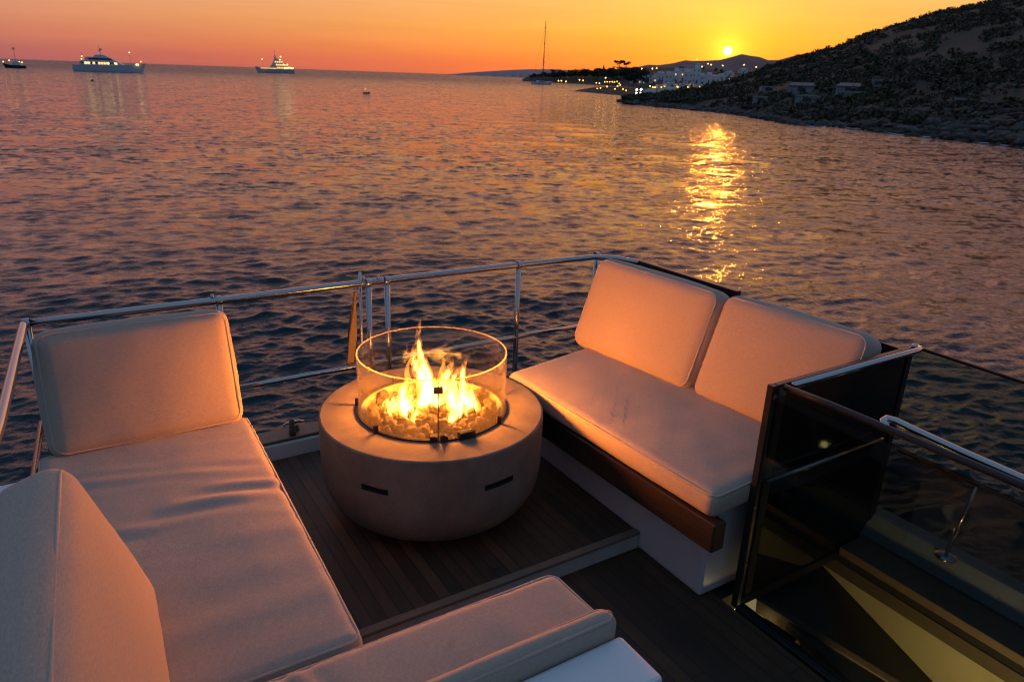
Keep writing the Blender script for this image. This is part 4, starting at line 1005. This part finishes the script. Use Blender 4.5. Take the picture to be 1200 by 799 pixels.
# -------- outboard smoked glass guard
og = empty('side_guard'); tag(og, 'dark smoked glass side screen with slim top edge above the sea', 'railing')
MB().box(2.910, 2.918, -3.0, DY+.032, .062, .850).build('glass_pane', M['glass_dark'], og)
MB().tube([(2.915, -3.0, .857), (2.915, DY-.02, .857)], .007, 10).build('top_edge', M['black'], og, smooth=True)
MB().hexa([(2.86, DY+.9, .835), (2.895, DY+.9, .835), (2.86, 3.18, .835), (2.83, 3.18, .835)], [(2.86, DY+.9, .862), (2.895, DY+.9, .862), (2.86, 3.18, .862), (2.83, 3.18, .862)]).build('top_edge', M['black'], og, bevel=.004)
MB().box(2.90, 2.907, DY+.03, 3.15, .062, .834).build('glass_pane', M['glass_black'], og)
rebase(og, (2.914, 0, .06))
sn = empty('stanchion'); tag(sn, 'short steel stanchion standing on the white kerb behind the smoked glass', 'post')
MB().tube([(2.885, 1.165, .06), (2.895, 1.13, .40)], .0075, 12).build('post', M['steel'], sn, smooth=True)
MB().lathe([(0, 0), (.045, 0), (.043, .008), (.018, .014), (0, .014)], 20, (2.885, 1.165, .052)).build('foot', M['steel'], sn, smooth=True)
MB().tube([(2.890, DY-.05, .405), (2.895, 1.13, .405), (2.900, .2, .405), (2.90, -2.5, .405)], .006, 8).build('wire', M['blacksteel'], sn, smooth=True)
rebase(sn, (2.885, 1.165, .06))

# -------- inside the stairwell
hatch = MB().hexa([(2.50, .2, -.68), (2.672, .2, -.68), (2.672, 1.60, -.19), (2.25, 1.60, -.19)], [(2.50, .2, -.64), (2.672, .2, -.64), (2.672, 1.60, -.15), (2.25, 1.60, -.15)]).build('stair_ramp', M['black']); tag(hatch, 'sloping black stair hatch going down inside the stairwell', 'stair hatch')
bm_ = MB().hexa([(2.215, 1.54, -.22), (2.245, 1.545, -.22), (2.80-.13, .82, -.49), (2.62, .82, -.49)], [(2.215, 1.54, -.155), (2.245, 1.545, -.155), (2.67, .82, -.42), (2.62, .82, -.42)]).build('stair_stringer', M['brown'], bevel=.004); tag(bm_, 'brown beam running down beside the black stair hatch', 'beam')
lp = empty('glow_panel'); tag(lp, 'cream panel made to glow at the foot of the black divider', 'lamp')  # not a lamp: a lit panel with its glow put in as emission
M['glow_face'] = emit('panel_glow', (1., .80, .38), .75)  # a lit panel, its brightness put in as emission
MB().hexa([(2.085, 1.53, -.27), (2.235, 1.53, -.34), (2.235, 1.556, -.34), (2.085, 1.556, -.27)], [(2.085, 1.53, -.185), (2.215, 1.53, -.155), (2.215, 1.556, -.155), (2.085, 1.556, -.185)]).build('panel_face', M['glow_face'], lp, bevel=.004)
MB().box(2.237, 2.262, 1.51, 1.556, -.33, -.172).build('panel_edge', M['beige'], lp, bevel=.004)
rebase(lp, (2.16, 1.54, -.3))
wp = bpy.data.lights.new('stair_fill', 'POINT'); wpo = bpy.data.objects.new('stair_fill', wp); COL.objects.link(wpo)  # added fill light to brighten the stair beam
wpo.location = (2.20, 1.46, -.26); wp.energy = .3; wp.color = (1., .74, .30); wp.shadow_soft_size = .02
stk = MB().tube([(2.30, 1.36, -.60), (2.36, 1.40, -.30)], .012, 10).build('stair_baluster', M['beige'], smooth=True); tag(stk, 'thin pale upright rod beside the brown stair beam', 'baluster')
wl = bpy.data.lights.new('stair_light', 'SPOT'); wlo = bpy.data.objects.new('stair_light', wl); COL.objects.link(wlo)
wlo.location = (2.14, .72, -.16); wl.energy = 17; wl.color = (1., .74, .30); wl.spot_size = R(100); wl.spot_blend = .35; wl.shadow_soft_size = .02
wlo.rotation_euler = (Vector((2.68, .92, -.32))-Vector(wlo.location)).to_track_quat('-Z', 'Y').to_euler()

# ------------------------------------------------------------------ render settings
scene.view_settings.view_transform = 'Standard'; scene.view_settings.look = 'None'
scene.view_settings.exposure = .05; scene.view_settings.gamma = 1; scene.view_settings.use_curve_mapping = False
scene.render.engine = 'CYCLES'
c = scene.cycles
c.use_denoising = True; c.filter_width = 1.1
try: c.denoiser = 'OPENIMAGEDENOISE'
except Exception: pass
c.max_bounces = 8; c.diffuse_bounces = 3; c.glossy_bounces = 4; c.transmission_bounces = 4; c.transparent_max_bounces = 16
c.sample_clamp_indirect = 4; c.sample_clamp_direct = 0; c.blur_glossy = .3
c.caustics_reflective = False; c.caustics_refractive = False
